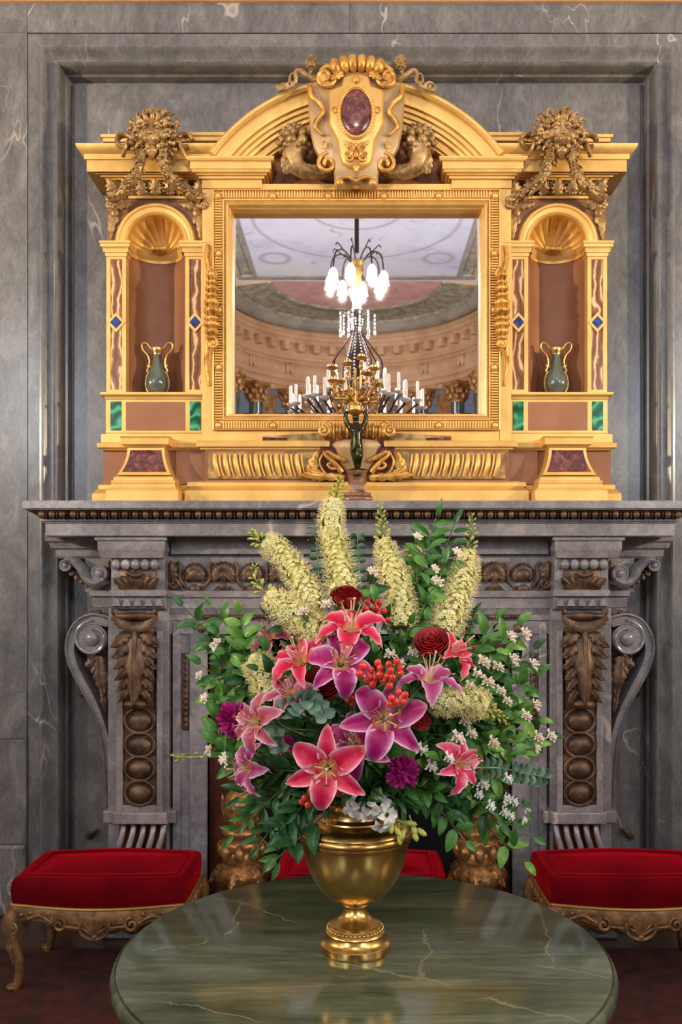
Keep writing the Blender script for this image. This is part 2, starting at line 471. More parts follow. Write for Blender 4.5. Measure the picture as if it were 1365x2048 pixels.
# plants
def petal_mat(name, sub=0.0):
    t = NT(name); a = t.n('ShaderNodeVertexColor', layer_name='Col')
    p = t.pos(); f = t.noise(p, 300, 2)
    t.color(t.mix(0.35, a.outputs[0], t.ramp(f, [(0.35, (0.78,0.7,0.76,1)), (0.6, (1.05,1.05,1.05,1))]), 'MULTIPLY'))
    t.set(rough=0.45, spec=0.3)
petal_mat('petal')
def leaf_mat(name, a, b):
    t = NT(name); p = t.pos((1,1,1), True); f = t.noise(p, 30, 3)
    t.color(t.ramp(f, [(0.3, srgb(*a)), (0.7, srgb(*b))])); t.set(rough=0.38, spec=0.4)
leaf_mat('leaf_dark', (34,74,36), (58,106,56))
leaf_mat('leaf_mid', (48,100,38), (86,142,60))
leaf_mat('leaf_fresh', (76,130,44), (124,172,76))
leaf_mat('leaf_silver', (92,124,104), (136,166,142))
leaf_mat('stem_green', (58,88,40), (96,124,62))
leaf_mat('bud_lime', (146,158,60), (196,200,104))
two_tone('foxtail', srgb(230,228,150), srgb(248,248,204), 60.0, 0.6)
two_tone('foxtail_tip', srgb(240,226,150), srgb(250,242,190), 60.0, 0.6)
two_tone('berry_red', srgb(206,44,40), srgb(232,80,64), 40.0, 0.25, coat=0.3)
two_tone('rose_red', srgb(118,2,12), srgb(164,6,20), 30.0, 0.5)
two_tone('magenta', srgb(150,10,100), srgb(200,36,146), 40.0, 0.5)
two_tone('blossom', srgb(232,214,188), srgb(246,238,222), 40.0, 0.5)
two_tone('blossom_white', srgb(226,224,220), srgb(248,246,240), 30.0, 0.5)
two_tone('anther', srgb(120,52,26), srgb(160,84,44), 60.0, 0.7)
two_tone('filament', srgb(206,180,146), srgb(226,206,170), 60.0, 0.6)

old_gold('gilt_branch', srgb(120,84,40), srgb(186,144,82), srgb(228,190,124), metal=0.7, rough=0.3)
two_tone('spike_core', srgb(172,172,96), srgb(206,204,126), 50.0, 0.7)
two_tone('apse_wall', srgb(140,118,96), srgb(168,146,120), 1.2, 0.6)
# ------------------------------------------------------------------ the hall
YP, YO = 4.52, 4.435           # recessed marble panel, outer slabs
CEIL = 8.70
FX0, FX1, FZ = wx(415, 4.26), wx(1025, 4.26), wz(1262, 4.26)   # fireplace opening
mb = MB(); mb.box(-HALL_X, HALL_X, -16.2, 4.95, -0.12, 0.0); struct('floor', mb, 'dark_floor')
mb = MB(); mb.box(-HALL_X+0.25, HALL_X-0.25, -11.0, 3.98, 0.0, 0.014)
tag(obj('carpet', mb, 'carpet'), 'dark red carpet spread over the floor under the table and stools', 'carpet')

XL, XR, ZT = wx(147, 4.5), wx(1283, 4.5), wz(165, 4.5)        # inner edge of the great frame
wall = MB()
wall.box(-HALL_X, FX0, 4.60, 4.95, 0, CEIL); wall.box(FX1, HALL_X, 4.60, 4.95, 0, CEIL)
wall.box(FX0, FX1, 4.60, 4.95, FZ+0.0, CEIL)
wall_front = struct('wall_front', wall, 'marble_wall')
def wpart(name, f, m='marble_wall', smooth=40):
    mb = MB(); f(mb); return obj(name, mb, m, wall_front, smooth)
# recessed panel: four slabs round the fireplace
wpart('panel', lambda b: b.box(XL, XR, YP, 4.61, wz(1010, 4.5), ZT))
wpart('panel', lambda b: b.box(XL, FX0, YP, 4.61, 0, wz(1010, 4.5)-0.002))
wpart('panel', lambda b: b.box(FX1, XR, YP, 4.61, 0, wz(1010, 4.5)-0.002))
wpart('panel', lambda b: b.box(FX0+0.001, FX1-0.001, YP, 4.61, FZ+0.02, wz(1010, 4.5)-0.002))
# bolection frame: one sweep per side, mitred at the corners
prof = [(0.205,4.61),(0.205,YO+0.004),(0.15,YO+0.004),(0.145,YO-0.006),(0.135,YO-0.008)]
prof += [(0.13-0.055*i/6, YO-0.006+0.035*math.sin(math.pi*0.5*i/6)) for i in range(7)]
prof += [(0.07-0.028*i/6, YO+0.028-0.05*math.sin(math.pi*i/6*0.75)) for i in range(7)]
prof += [(0.04,YO+0.0),(0.04,4.50),(0.030,4.505),(0.022,4.545),(0.014,4.548),(0.012,4.535),(0.0,4.535),(0.0,4.61)]
def side_sweep(b, which):
    vs_ = []
    for d, Y in prof:
        if which == 'l': vs_ += [(XL-d,Y,0),(XL-d,Y,ZT+d)]
        elif which == 'r': vs_ += [(XR+d,Y,0),(XR+d,Y,ZT+d)]
        else: vs_ += [(XL-d,Y,ZT+d),(XR+d,Y,ZT+d)]
    b.add(vs_, [(2*i,2*i+1,2*i+3,2*i+2) for i in range(len(prof)-1)])
for w in 'lrt': wpart('frame_moulding', lambda b: side_sweep(b, w), smooth=30)
# outer slabs with fine joints
ox0, ox1, oz = XL-0.207, XR+0.207, ZT+0.207
zA, zB = wz(1385, YO), wz(1478, YO)
for sgn, xa, xb in ((-1,-HALL_X,ox0),(1,ox1,HALL_X)):
    wpart('slab', lambda b: b.box(xa, xb, YO, 4.61, zA+0.001, oz+0.001))
    wpart('slab', lambda b: b.cbox(xa, xb, YO-0.006, 4.61, zB, zA, 0.004))
    wpart('slab', lambda b: b.cbox(xa, xb, YO-0.014, 4.61, 0.35, zB-0.001, 0.004))
    wpart('skirting_slab', lambda b: b.cbox(xa, xb, YO-0.04, 4.61, 0, 0.349, 0.012))
zt0, zt1 = oz+0.022, wz(6, YO)
xs = [-HALL_X, wx(150,YO), wx(640,YO), wx(1180,YO), HALL_X]
xs = [-HALL_X, ox0, wx(700,YO), ox1, HALL_X]
for a, b_ in zip(xs, xs[1:]):
    wpart('slab', lambda b: b.box(a+0.001, b_-0.001, YO, 4.61, oz+0.002, zt1))
wpart('string_course', lambda b: b.box(-HALL_X, HALL_X, YO-0.02, 4.61, zt1, zt1+0.05), 'stone_beige')
wpart('upper_wall', lambda b: b.box(-HALL_X, HALL_X, YO, 4.61, zt1+0.05, CEIL), 'hall_wall')
# firebox
fb = MB()
fb.box(FX0-0.02, FX0+0.0, 4.3, 5.05, 0, FZ+0.02); fb.box(FX1, FX1+0.02, 4.3, 5.05, 0, FZ+0.02)
fb.box(FX0-0.02, FX1+0.02, 5.03, 5.06, 0, FZ+0.02); fb.box(FX0-0.02, FX1+0.02, 4.3, 5.05, FZ, FZ+0.02)
fb.box(FX0-0.02, FX1+0.02, 3.985, 5.05, 0.0, 0.02)
obj('firebox', fb, 'firebox', wall_front)

# side walls with windows (all outside the picture; they let the daylight in)
nwin = 0
for sgn, nm in ((-1,'left'),(1,'right')):
    mb = MB(); xa, xb = sgn*HALL_X, sgn*(HALL_X+0.25)
    wins = [(-3.4,-1.4),(-8.0,-6.0)]
    ys = [4.95] + [v for w in wins for v in (w[1], w[0])] + [-12.4]
    mb.box(xa, xb, ys[1], ys[0], 0, CEIL); mb.box(xa, xb, ys[3], ys[2], 0, CEIL); mb.box(xa, xb, ys[5], ys[4], 0, CEIL)
    for w in wins:
        mb.box(xa, xb, w[0], w[1], 0, 2.6); mb.box(xa, xb, w[0], w[1], 6.6, CEIL)
    struct('wall_'+nm, mb, 'hall_wall')
    for w in wins:
        nwin += 1
        pn = MB(); pn.box(sgn*(HALL_X+0.10), sgn*(HALL_X+0.12), w[0], w[1], 2.6, 6.6)
        win = struct('window_%d' % nwin, pn, 'window_pane')
        fr = MB()
        for yy in (w[0]+0.05, (w[0]+w[1])/2, w[1]-0.05): fr.box(sgn*(HALL_X+0.04), sgn*(HALL_X+0.09), yy-0.05, yy+0.05, 2.6, 6.6)
        for zz in (2.65, 4.0, 5.3, 6.55): fr.box(sgn*(HALL_X+0.04), sgn*(HALL_X+0.09), w[0], w[1], zz-0.04, zz+0.04)
        obj('window_frame', fr, 'white_paint', win)

# ceiling of the hall, and the apse behind the camera that the mirror shows
YM = 4.335                                    # mirror plane
def vy(Yv): return 2*YM - Yv                  # a place seen in the mirror at apparent depth Yv
AY = vy(20.7); AR = 3.3
mb = MB(); mb.box(-HALL_X, HALL_X, AY, 4.95, CEIL, CEIL+0.15)
ceiling = struct('ceiling', mb, 'ceiling_paint')
def cpart(name, f, m):
    mb = MB(); f(mb); return obj(name, mb, m, ceiling)
for sx in (-1, 1):
    cpart('painted_border', lambda b: b.box(sx*2.35, sx*2.62, AY+0.45, -2.0, CEIL-0.006, CEIL), 'band_green')
    cpart('border_moulding', lambda b: b.box(sx*2.62, sx*2.70, AY+0.4, -2.0, CEIL-0.05, CEIL), 'stone_beige')
    cpart('border_moulding', lambda b: b.box(sx*2.28, sx*2.35, AY+0.4, -2.0, CEIL-0.04, CEIL), 'stone_grey')
    for k in range(7):
        yy = AY+1.0+k*1.25
        cpart('painted_tile', lambda b: b.box(sx*2.39, sx*2.58, yy, yy+0.55, CEIL-0.010, CEIL), 'stone_grey')
cpart('border_moulding', lambda b: b.box(-2.7, 2.7, AY+0.30, AY+0.38, CEIL-0.04, CEIL), 'stone_grey')
cpart('painted_border', lambda b: b.box(-2.7, 2.7, AY+0.1, AY+0.30, CEIL-0.008, CEIL), 'band_green')
wb = MB()
for sx in (-1, 1): wb.box(sx*AR, sx*(HALL_X+0.25), AY-0.3, AY, 0, CEIL)
wb.lathe([(AR,-CEIL),(AR,-3.0)], (0,AY,CEIL), 48, math.pi, 2*math.pi)
wall_back = struct('wall_back', wb, 'apse_wall', smooth=60)
def apse(name, pr, m): # pr: (r, z below the ceiling)
    mb = MB(); mb.lathe(pr, (0,AY,CEIL), 64, math.pi, 2*math.pi); return obj(name, mb, m, wall_back, 50)
apse('apse_ceiling', [(0.0,0.0),(1.95,0.0)], 'pink_fan')
apse('painted_band', [(1.95,0.0),(2.0,-0.05),(2.05,-0.03),(2.75,-0.10),(2.78,-0.16)], 'band_green')
apse('torus_moulding', [(2.78,-0.16)]+[(2.95-0.17*math.cos(a*math.pi/8), -0.17-0.20*math.sin(a*math.pi/8)) for a in range(9)]+[(3.12,-0.28)], 'stone_grey')
ent = [(3.12,-0.28),(3.0,-0.40),(3.0,-0.46),(3.06,-0.50),(3.06,-0.56),(3.12,-0.60),(3.12,-0.68),(3.17,-0.72),(3.17,-1.02),(3.12,-1.04),(3.12,-1.10),(3.2,-1.14)]
apse('entablature', ent, 'stone_beige')
apse('frieze', [(3.2,-1.14),(3.18,-1.20)]+[(3.2-0.07*math.sin(i*math.pi/8), -1.2-0.34*i/8) for i in range(9)]+[(3.14,-1.56),(3.14,-1.64),(3.2,-1.68)], 'stone_beige')
sec = [(1.95,0.0),(2.0,-0.05),(2.05,-0.03),(2.75,-0.10),(2.78,-0.16)]+[(2.95-0.17*math.cos(a*math.pi/8), -0.17-0.20*math.sin(a*math.pi/8)) for a in range(9)]+ent+[(AR,-1.14),(AR,0.0)]
for sx in (-1,1):
    mb = MB(); mb.prism([(sx*r_, CEIL+z_) for r_, z_ in sec], AY-0.03, AY); obj('cornice_end', mb, 'stone_beige', wall_back, None)
apse('architrave', [(3.2,-1.68),(3.18,-1.70),(3.18,-1.80),(3.22,-1.81),(3.22,-1.92),(3.30,-1.95)], 'stone_beige')
def polar(a, r, z): return Vector((r*math.cos(a), AY+r*math.sin(a), CEIL+z))
mod = MB(); mod.box(-0.10,0.16,-0.075,0.075,-0.10,0.10); mod.tube([(-0.08,-0.08,-0.06),(-0.08,0.08,-0.06)],0.05,8); mod.tube([(0.12,-0.08,-0.02),(0.12,0.08,-0.02)],0.05,8)
mod_me = _mesh('modillion', mod, 'stone_beige', 40); fix_normals(mod_me)
for i in range(22):
    a = math.pi + (i+0.5)*math.pi/22
    q = polar(a, 3.12, -0.82)
    inst('modillion', mod_me, wall_back, Matrix.Translation(q) @ Matrix.Rotation(a+math.pi, 4, 'Z'))
drs = MB()
for sx in (-1,1): drs.ell((0.02,sx*0.07,0.0),(0.05,0.06,0.15),None,8,6)
drs.ell((0.03,0,0.02),(0.06,0.05,0.10),None,8,6)
drs_me = _mesh('frieze_ornament', drs, 'stone_beige', 60)
colm = MB()
colm.lathe([(0.24,-6.45),(0.24,-6.2),(0.20,-6.1),(0.20,-3.0),(0.17,0.0),(0.18,0.02)], (0,0,0), 20)
col_me = _mesh('column', colm, 'celadon', 50); fix_normals(col_me)
cap = MB(); cap.lathe([(0.18,0.0),(0.19,0.05),(0.17,0.08),(0.20,0.30),(0.27,0.42)], (0,0,0), 20); cap.box(-0.27,0.27,-0.27,0.27,0.42,0.50)
for k in range(8):
    a = k*math.pi/4
    for z0, rr in ((0.14,0.22),(0.27,0.25)):
        cap.ell((rr*math.cos(a+(0.39 if z0>0.2 else 0)), rr*math.sin(a+(0.39 if z0>0.2 else 0)), z0), (0.06,0.06,0.09), None, 6, 5)
for k in range(4):
    a = math.pi/4+k*math.pi/2; cap.ell((0.30*math.cos(a),0.30*math.sin(a),0.37),(0.08,0.08,0.07),None,8,5)
cap_me = _mesh('capital', cap, 'apse_gold', 50); fix_normals(cap_me)
pan = MB(); pan.box(-0.03,0.03,-0.32,0.32,-0.55,0.0); pan_me = _mesh('gilded_panel', pan, 'apse_gold', None)
for i in range(8):
    a = math.pi + (i+0.5)*math.pi/8
    q = polar(a, 3.02, -2.45)
    inst('capital', cap_me, wall_back, Matrix.Translation(q) @ Matrix.Rotation(a, 4, 'Z'))
    inst('column', col_me, wall_back, Matrix.Translation(q))
    inst('frieze_ornament', drs_me, wall_back, Matrix.Translation(polar(a, 3.13, -1.37)) @ Matrix.Rotation(a+math.pi, 4, 'Z'))
    if i < 7:
        a2 = a + math.pi/16
        inst('gilded_panel', pan_me, wall_back, Matrix.Translation(polar(a2, 3.28, -2.05)) @ Matrix.Rotation(a2, 4, 'Z'))
# ------------------------------------------------------------------ the gilded overmantel
F, F2, BK = 4.34, 4.27, 4.53
SHELF_Z = 2.0
over = thing('overmantel', 'gilded overmantel mirror with arched pediment, shell niches and lion masks above the marble mantel', 'overmantel', (0, 4.4, SHELF_Z))
def part(name, f, m='gold', parent=None, smooth=40, stuff=False, label=None):
    mb = MB(); f(mb); return obj(name, mb, m, parent or over, smooth, stuff, label)
def PX(sgn, px): return 714 - sgn*(714-px)     # px given for the left half; sgn=1 keeps it, -1 mirrors it
def X(sgn, px, Y): return wx(PX(sgn, px), Y)
def prof_py(pr, Yb): return [(p, wz(py, Yb-p)) for p, py in pr]
def mouldp(b, pxa, pxb, Yb, Yback, pr): b.mould(wx(pxa,Yb), wx(pxb,Yb), Yb, Yback, prof_py(pr, Yb))
# centre body
part('base_plinth', lambda b: mouldp(b, 385, 1043, 4.25, BK, [(0.03,1006),(0.03,981),(0.022,980),(0.018,977),(0.012,976),(0.02,972),(0.02,965),(0.01,963),(0,962)]))
def brace(b):
    b.pbox(352, 897, 1076, 968, 4.285, BK); b.pbox(410, 897, 655, 964, 4.25, BK); b.pbox(775, 897, 1018, 964, 4.25, BK)
part('frieze_field', brace, 'brown_field')
part('frame_body', lambda b: (b.pbox(412, 376, 455, 884, 4.345, BK), b.pbox(972, 376, 1016, 884, 4.345, BK), b.pbox(412, 832, 1016, 900, 4.345, BK), b.pbox(412, 376, 1016, 414, 4.345, BK)), 'brown_field')
part('frame_rail', lambda b: b.pbox(428, 861, 999, 888, F2, 4.35))
part('frame_rail', lambda b: b.pbox(428, 368, 999, 382, F2, 4.35))
for s in (1, -1):
    part('frame_stile', lambda b: b.box(X(s,405,F2), X(s,428,F2), F2, 4.35, wz(892,F2), wz(350,F2)))
    part('shelf_moulding', lambda b: mouldp(b, *sorted((PX(s,404),PX(s,650))), 4.25, 4.35, [(0.0,900),(0.006,899),(0.008,894),(0.022,893),(0.024,883),(0.018,881)]))
    part('wedge_ribbon', lambda b: b.prism([(X(s,525,4.25),wz(873,4.25)),(X(s,525,4.25),wz(882,4.25)),(X(s,650,4.25),wz(882,4.25)),(X(s,650,4.25),wz(866,4.25))], 4.235, 4.28), 'gold_old')
    part('wedge_inlay', lambda b: b.prism([(X(s,526,4.23),wz(874,4.23)),(X(s,526,4.23),wz(881,4.23)),(X(s,575,4.23),wz(881,4.23)),(X(s,575,4.23),wz(876,4.23))], 4.232, 4.24), 'porphyry')
# mirror frame with flutes, bosses, beads
fx0, fx1, fz0, fz1 = wx(427,F2), wx(1000,F2), wz(861,F2), wz(382,F2)
u = F2*K
mframe = part('mirror_frame', lambda b: b.rframe(fx0, fx1, fz0, fz1, [(0,4.36),(0,4.250),(2*u,4.248),(3*u,4.264),(19*u,4.264),(20*u,4.250),(22*u,4.250),(23*u,4.26),(26*u,4.26),(27*u,4.252),(30*u,4.256),(32.5*u,4.280),(34*u,4.283),(34.6*u,4.30),(34.6*u,4.36)]), smooth=25)
fl = MB()
def flute(b, x, z, hor):
    w, l = 1.5*u, 7*u
    if hor: b.cbox(x-w, x+w, 4.2505, 4.265, z-l, z+l, 0.0015)
    else: b.cbox(x-l, x+l, 4.2505, 4.265, z-w, z+w, 0.0015)
bossx = [436,546,657,768,878,991]; bossy = [392,507,620,735,851]
for yy in (392, 851):
    for a, b_ in zip(bossx, bossx[1:]):
        n = 17
        for i in range(n):
            flute(fl, wx(a+12+(b_-a-24)*i/(n-1), F2), wz(yy, F2), True)
for xx in (438, 989):
    for a, b_ in zip(bossy, bossy[1:]):
        n = 18
        for i in range(n):
            flute(fl, wx(xx, F2), wz(a+12+(b_-a-24)*i/(n-1), F2), False)
part('flute_ground', lambda b: b.rframe(fx0, fx1, fz0, fz1, [(3.2*u,4.2635),(18.8*u,4.2635)]), 'gold', parent=mframe)
obj('flutes', fl, 'gold', over, None, stuff=True)
bd = MB()
def beads(x0, z0, x1, z1, n):
    for i in range(n):
        t_ = (i+0.5)/n; bd.ell((x0+(x1-x0)*t_, 4.256, z0+(z1-z0)*t_), 1.6*u, None, 5, 4)
bx0, bx1, bz0, bz1 = fx0+24.5*u, fx1-24.5*u, fz0+24.5*u, fz1-24.5*u
beads(bx0,bz1,bx1,bz1,130); beads(bx0,bz0,bx1,bz0,130); beads(bx0,bz0,bx0,bz1,105); beads(bx1,bz0,bx1,bz1,105)
obj('bead_row', bd, 'gold', over, 60, stuff=True)
bm_ = MB(); bm_.ell((0,0,0),(6.2*u,5*u,6.2*u),None,14,8); bm_.lathe([(7.6*u,0.0),(8.4*u,0.003),(8.4*u,0.006)],(0,0,0),16)
bm_ = MB(); bm_.ell((0,0,0),(6.2*u,5*u,6.2*u),None,14,8); bm_.arc(0,0,[(7*u,-0.001),(8.4*u,-0.004),(8.8*u,0.006),(7*u,0.006)],0,2*math.pi,20)
boss_me = _mesh('boss', bm_, 'gold', 50); fix_normals(boss_me)
for x_ in bossx:
    for y_ in (392, 851): inst('boss', boss_me, over, Matrix.Translation(PT(x_, y_, 4.252)))
for y_ in bossy[1:-1]:
    for x_ in (438, 989): inst('boss', boss_me, over, Matrix.Translation(PT(x_, y_, 4.252)))
mx0, mx1, mz0, mz1 = wx(458,YM-0.03), wx(969,YM-0.03), wz(836,YM-0.03), wz(415,YM-0.03)
def glass(b):
    w = 0.030
    b.rframe(mx0, mx1, mz0, mz1, [(0.0,YM+0.0012),(w,YM)])
    b.add([(mx0+w,YM,mz0+w),(mx1-w,YM,mz0+w),(mx1-w,YM,mz1-w),(mx0+w,YM,mz1-w)], [(0,1,2,3)])
    b.add([(mx0,YM+0.004,mz0),(mx1,YM+0.004,mz0),(mx1,YM+0.004,mz1),(mx0,YM+0.004,mz1)], [(3,2,1,0)])
part('mirror_glass', glass, 'mirror', smooth=None, label='bevelled mirror glass')
# cornice blocks, pediment
for s in (1,-1):
    part('cornice_block', lambda b: mouldp(b, *sorted((PX(s,404),PX(s,524))), 4.262, 4.36,
        [(0,376),(0,358),(0.012,357),(0.014,351),(0.024,350),(0.027,346),(0.040,344),(0.044,338),(0.048,337),(0.048,322),(0.056,321),(0.064,314),(0.064,312)]))
    # wing cornice
    part('cornice', lambda b: mouldp(b, *sorted((PX(s,214),PX(s,412))), F, BK,
        [(0,362),(0.006,360),(0.010,355),(0.024,354),(0.027,349),(0.045,348),(0.048,344),(0.075,343),(0.075,319),(0.084,318),(0.086,308),(0.098,303),(0.110,296),(0.116,289),(0.116,286)]), smooth=30)
    part('attic', lambda b: mouldp(b, *sorted((PX(s,213),PX(s,440))), 4.36, BK, [(0,305),(0,284)]), 'brown_field')
    part('attic_cap', lambda b: mouldp(b, *sorted((PX(s,213),PX(s,372))), 4.36, BK, [(0,284),(0.012,283),(0.014,276),(0.022,274),(0.024,268)]))
    part('attic_cap', lambda b: mouldp(b, *sorted((PX(s,380),PX(s,445))), 4.34, BK, [(0,284),(0.012,281),(0.014,274),(0.022,270),(0.024,264)]))
pc = (wx(714,4.22), wz(522,4.22)); u4 = 4.22*K
pprof = [(r*u4, Y) for r, Y in [(366,BK),(366,4.215),(364,4.20),(360,4.19),(355,4.19),(351,4.20),(350,4.215),(347,4.22),(329,4.225),(327,4.24),(321,4.243),(319,4.255),(313,4.258),(311,4.268),(305,4.27),(303,4.285),(292,4.29),(290,4.30),(286,4.30),(285,4.36),(285,BK)]]
part('pediment_arch', lambda b: b.arc(pc[0], pc[1], pprof, math.radians(36.2), math.radians(143.8), 56), smooth=30)
def tymp(b):
    pts = [(pc[0]+300*u4*math.cos(math.radians(a)), pc[1]+300*u4*math.sin(math.radians(a))) for a in range(33,148,3)]
    zb = wz(374, F); b.prism([(wx(480,F),zb),(wx(948,F),zb)]+pts, F, BK)
part('tympanum', tymp, 'brown_field')

# relief helpers -------------------------------------------------------------
def acanthus(b, base, tip, width, bulge, nl=4, up=(0,-1,0), curl=0.3, n=18):
    # lobed leaf from base to tip, bulging towards `up`
    base = Vector(base); tip = Vector(tip); ax = tip-base; L = ax.length; d = ax.normalized()
    nrm = Vector(up); nrm = (nrm - d*nrm.dot(d)).normalized(); sd = d.cross(nrm)
    def fn(a, c):
        t_ = c; side = a*2-1
        lob = 0.62+0.38*abs(math.sin(t_*nl*math.pi+0.35))
        env = math.sin(math.pi*min(1, 0.16+0.84*t_)**0.9)**0.7 if t_ < 1 else 0.02
        w = width*env*lob
        h = bulge*math.sin(math.pi*(0.1+0.75*t_))*(1-0.55*side*side) + 0.10*bulge*math.cos(side*9) + curl*bulge*max(0,t_-0.75)*4*max(0, t_-0.75)*4
        ws = width*0.16*abs(side)
        return base + d*(L*t_+ws*(1-t_)) + sd*(w*side) + nrm*h
    b.grid(fn, 8, n)
def fruit_cluster(b, c, r, n, size, seed=0, flat=0.7):
    rr = random.Random(seed)
    for i in range(n):
        a = rr.uniform(0, 2*math.pi); q = math.sqrt(rr.random())
        p = Vector((c[0]+r[0]*q*math.cos(a), c[1]-abs(rr.gauss(0, 0.3))*size*2*(1-q*0.6), c[2]+r[1]*q*math.sin(a)))
        k = size*rr.uniform(0.7, 1.25)
        b.ell(p, (k, k*flat, k), None, 8, 6)
def garland(b, pts, w0, w1, seed=0, dens=34, y_bulge=0.02):
    # a swag of leaves and fruit along the points
    rr = random.Random(seed); P = bez(pts, 24)
    b.tube(P, [w0+(w1-w0)*i/(len(P)-1) for i in range(len(P))], 8)
    for i in range(dens*2):
        t_ = rr.random(); q = P[min(len(P)-1, int(t_*(len(P)-1)))]
        w = w0+(w1-w0)*t_; a = rr.uniform(-1.9, 1.9)
        tg = (P[min(len(P)-1,int(t_*(len(P)-1))+1)]-P[max(0,int(t_*(len(P)-1))-1)]).normalized()
        o = Vector((math.sin(a), -math.cos(a), 0)); o = (o-tg*o.dot(tg)).normalized()
        if rr.random() < 0.55:
            acanthus(b, q+o*w*0.7, q+o*w*1.45+tg*w*rr.uniform(0.7,1.5), w*0.42, w*0.25, 2, o, 0.4, 6)
        else:
            k = w*rr.uniform(0.28,0.45); b.ell(q+o*w*0.95, (k,k,k), None, 7, 5)

# wings with niche ------------------------------------------------------------
for s in (1, -1):
    NXc = X(s,312.5,F); uf = F*K; R_in = 56*uf; R_f = 64*uf; zs = wz(487,F)
    zled = wz(786, 4.30)
    def field(b):
        xl, xr = sorted((X(s,214,F), X(s,412,F))); zt = wz(393,F); n = 28
        zlow = zs
        arcp = [(NXc+R_f*math.cos(math.pi*i/n), zs+R_f*math.sin(math.pi*i/n)) for i in range(n+1)]
        for i in range(n):
            (xa,za),(xb,zb) = arcp[i], arcp[i+1]
            b.add([(xa,F,za),(xb,F,zb),(xb,F,zt),(xa,F,zt),(xa,F+0.05,za),(xb,F+0.05,zb)], [(0,1,2,3),(0,4,5,1)])
        for xa, xb in ((xl, NXc-R_f), (NXc+R_f, xr)):
            b.box(xa, xb, F, BK, wz(800,F), zt)
        b.box(xl, xr, F+0.16, BK, wz(800,F), zt)
    wing = part('niche_field', field, 'brown_field', smooth=None)
    # niche back
    def nback(b):
        b.lathe([(R_in, zled-0.01), (R_in, zs-0.02)], (NXc, F, 0), 28, 0, math.pi)
        for sg in (-1,1): b.box(NXc+sg*R_in, NXc+sg*(R_f+0.003), F+0.0, F+0.03, zled-0.01, zs)
    part('niche_back', nback, 'brown_field', smooth=60)
    def nshell(b):
        def fn(a, t_):
            ph = math.pi*a; th = t_*math.pi/2
            rib = 1-0.10*abs(math.cos(10*ph))**0.8*math.sin(th)**0.6
            rim = Vector((math.cos(ph),0,math.sin(ph)))
            q = (Vector((0,1,0))*math.cos(th) + rim*math.sin(th))*rib*R_f
            return Vector((NXc, F+0.004, zs)) + Vector((q.x, q.y*0.9, q.z))
        b.grid(fn, 88, 12)
    sh = part('shell', nshell, 'gold', smooth=70)
    part('shell_hinge', lambda b: [b.tube([(NXc+q*uf, F+0.085, zs+0.006),(NXc+(q+5.0)*uf, F+0.085, zs+0.006)], r_*uf, 12) for q, r_ in ((-16,8),(-11,6.2),(-6,7),(-1,6.2),(4,7),(9,8))], 'gold_relief', parent=sh)
    part('niche_cornice', lambda b: b.lathe([(R_in+0.002, zs-0.055),(R_in-0.010, zs-0.052),(R_in-0.012, zs-0.040),(R_in-0.006, zs-0.036),(R_in-0.014, zs-0.026),(R_in-0.018, zs-0.012),(R_in-0.022, zs-0.004),(R_in+0.01, zs)], (NXc, F+0.004, 0), 32, 0, math.pi), 'gold', smooth=40)
    part('archivolt', lambda b: b.arc(NXc, zs-0.004, [(r*uf, Y) for r, Y in [(80,F+0.01),(80,F-0.018),(77,F-0.026),(73,F-0.026),(71,F-0.018),(64,F-0.014),(63,F-0.020),(60,F-0.022),(57,F-0.012),(56.5,F+0.02),(64,F+0.03)]], 0, math.pi, 40), 'gold', smooth=30)
    part('field_strip', lambda b: b.box(X(s,216,F), X(s,404,F), F-0.012, F, wz(399,F), wz(394,F)))
    # pilasters
    for pa, pb in ((213,252),(371,410)):
        Yp = 4.295; up_ = Yp*K
        x0, x1 = sorted((X(s,pa,Yp), X(s,pb,Yp)))
        zb, zt = wz(787,Yp), wz(511,Yp)
        pil = part('pilaster', lambda b: (b.rframe(x0, x1, zb, zt, [(0,F+0.02),(0,Yp),(7.5*up_,Yp),(8.5*up_,Yp+0.006)]),
                                         b.box(x0+0.004, x1-0.004, Yp+0.012, F+0.02, zb, zt)), smooth=None)
        part('onyx_inlay', lambda b: b.box(x0+8*up_, x1-8*up_, Yp+0.005, Yp+0.014, zb+8*up_, zt-8*up_), 'onyx', parent=pil, label='banded brown onyx inlay')
        cx_, cz_ = (x0+x1)/2, wz(645,Yp)
        di = lambda r: [(cx_-r*0.92,cz_),(cx_,cz_-r),(cx_+r*0.92,cz_),(cx_,cz_+r)]
        part('diamond_frame', lambda b: b.prism(di(20.5*up_), Yp-0.004, Yp+0.008, 0.002), parent=pil, smooth=None)
        part('lapis_diamond', lambda b: b.prism(di(12.5*up_), Yp-0.006, Yp+0.006), 'lapis', parent=pil, smooth=None, label='blue lapis diamond')
        part('pilaster_capital', lambda b: b.mould(x0, x1, Yp, F+0.02, prof_py([(0,513),(0.004,512),(0.006,505),(0.012,504),(0.014,497),(0.016,495),(0.022,493),(0.024,487),(0.027,485),(0.027,481)], Yp)), parent=pil, smooth=25)
    # ledge and dado
    part('niche_ledge', lambda b: mouldp(b, *sorted((PX(s,212),PX(s,408))), 4.295, BK, [(0,800),(0.004,797),(0.006,792),(0.018,791),(0.022,788),(0.022,784)]), smooth=25)
    Yd = 4.295; ud = Yd*K
    dado = part('dado', lambda b: b.box(X(s,212,Yd), X(s,408,Yd), Yd, BK, wz(872,Yd), wz(800,Yd)))
    part('malachite_panel', lambda b: b.cbox(X(s,221,Yd), X(s,243,Yd), Yd-0.004, Yd+0.01, wz(861,Yd), wz(803,Yd), 0.002), 'malachite', label='green malachite panel')
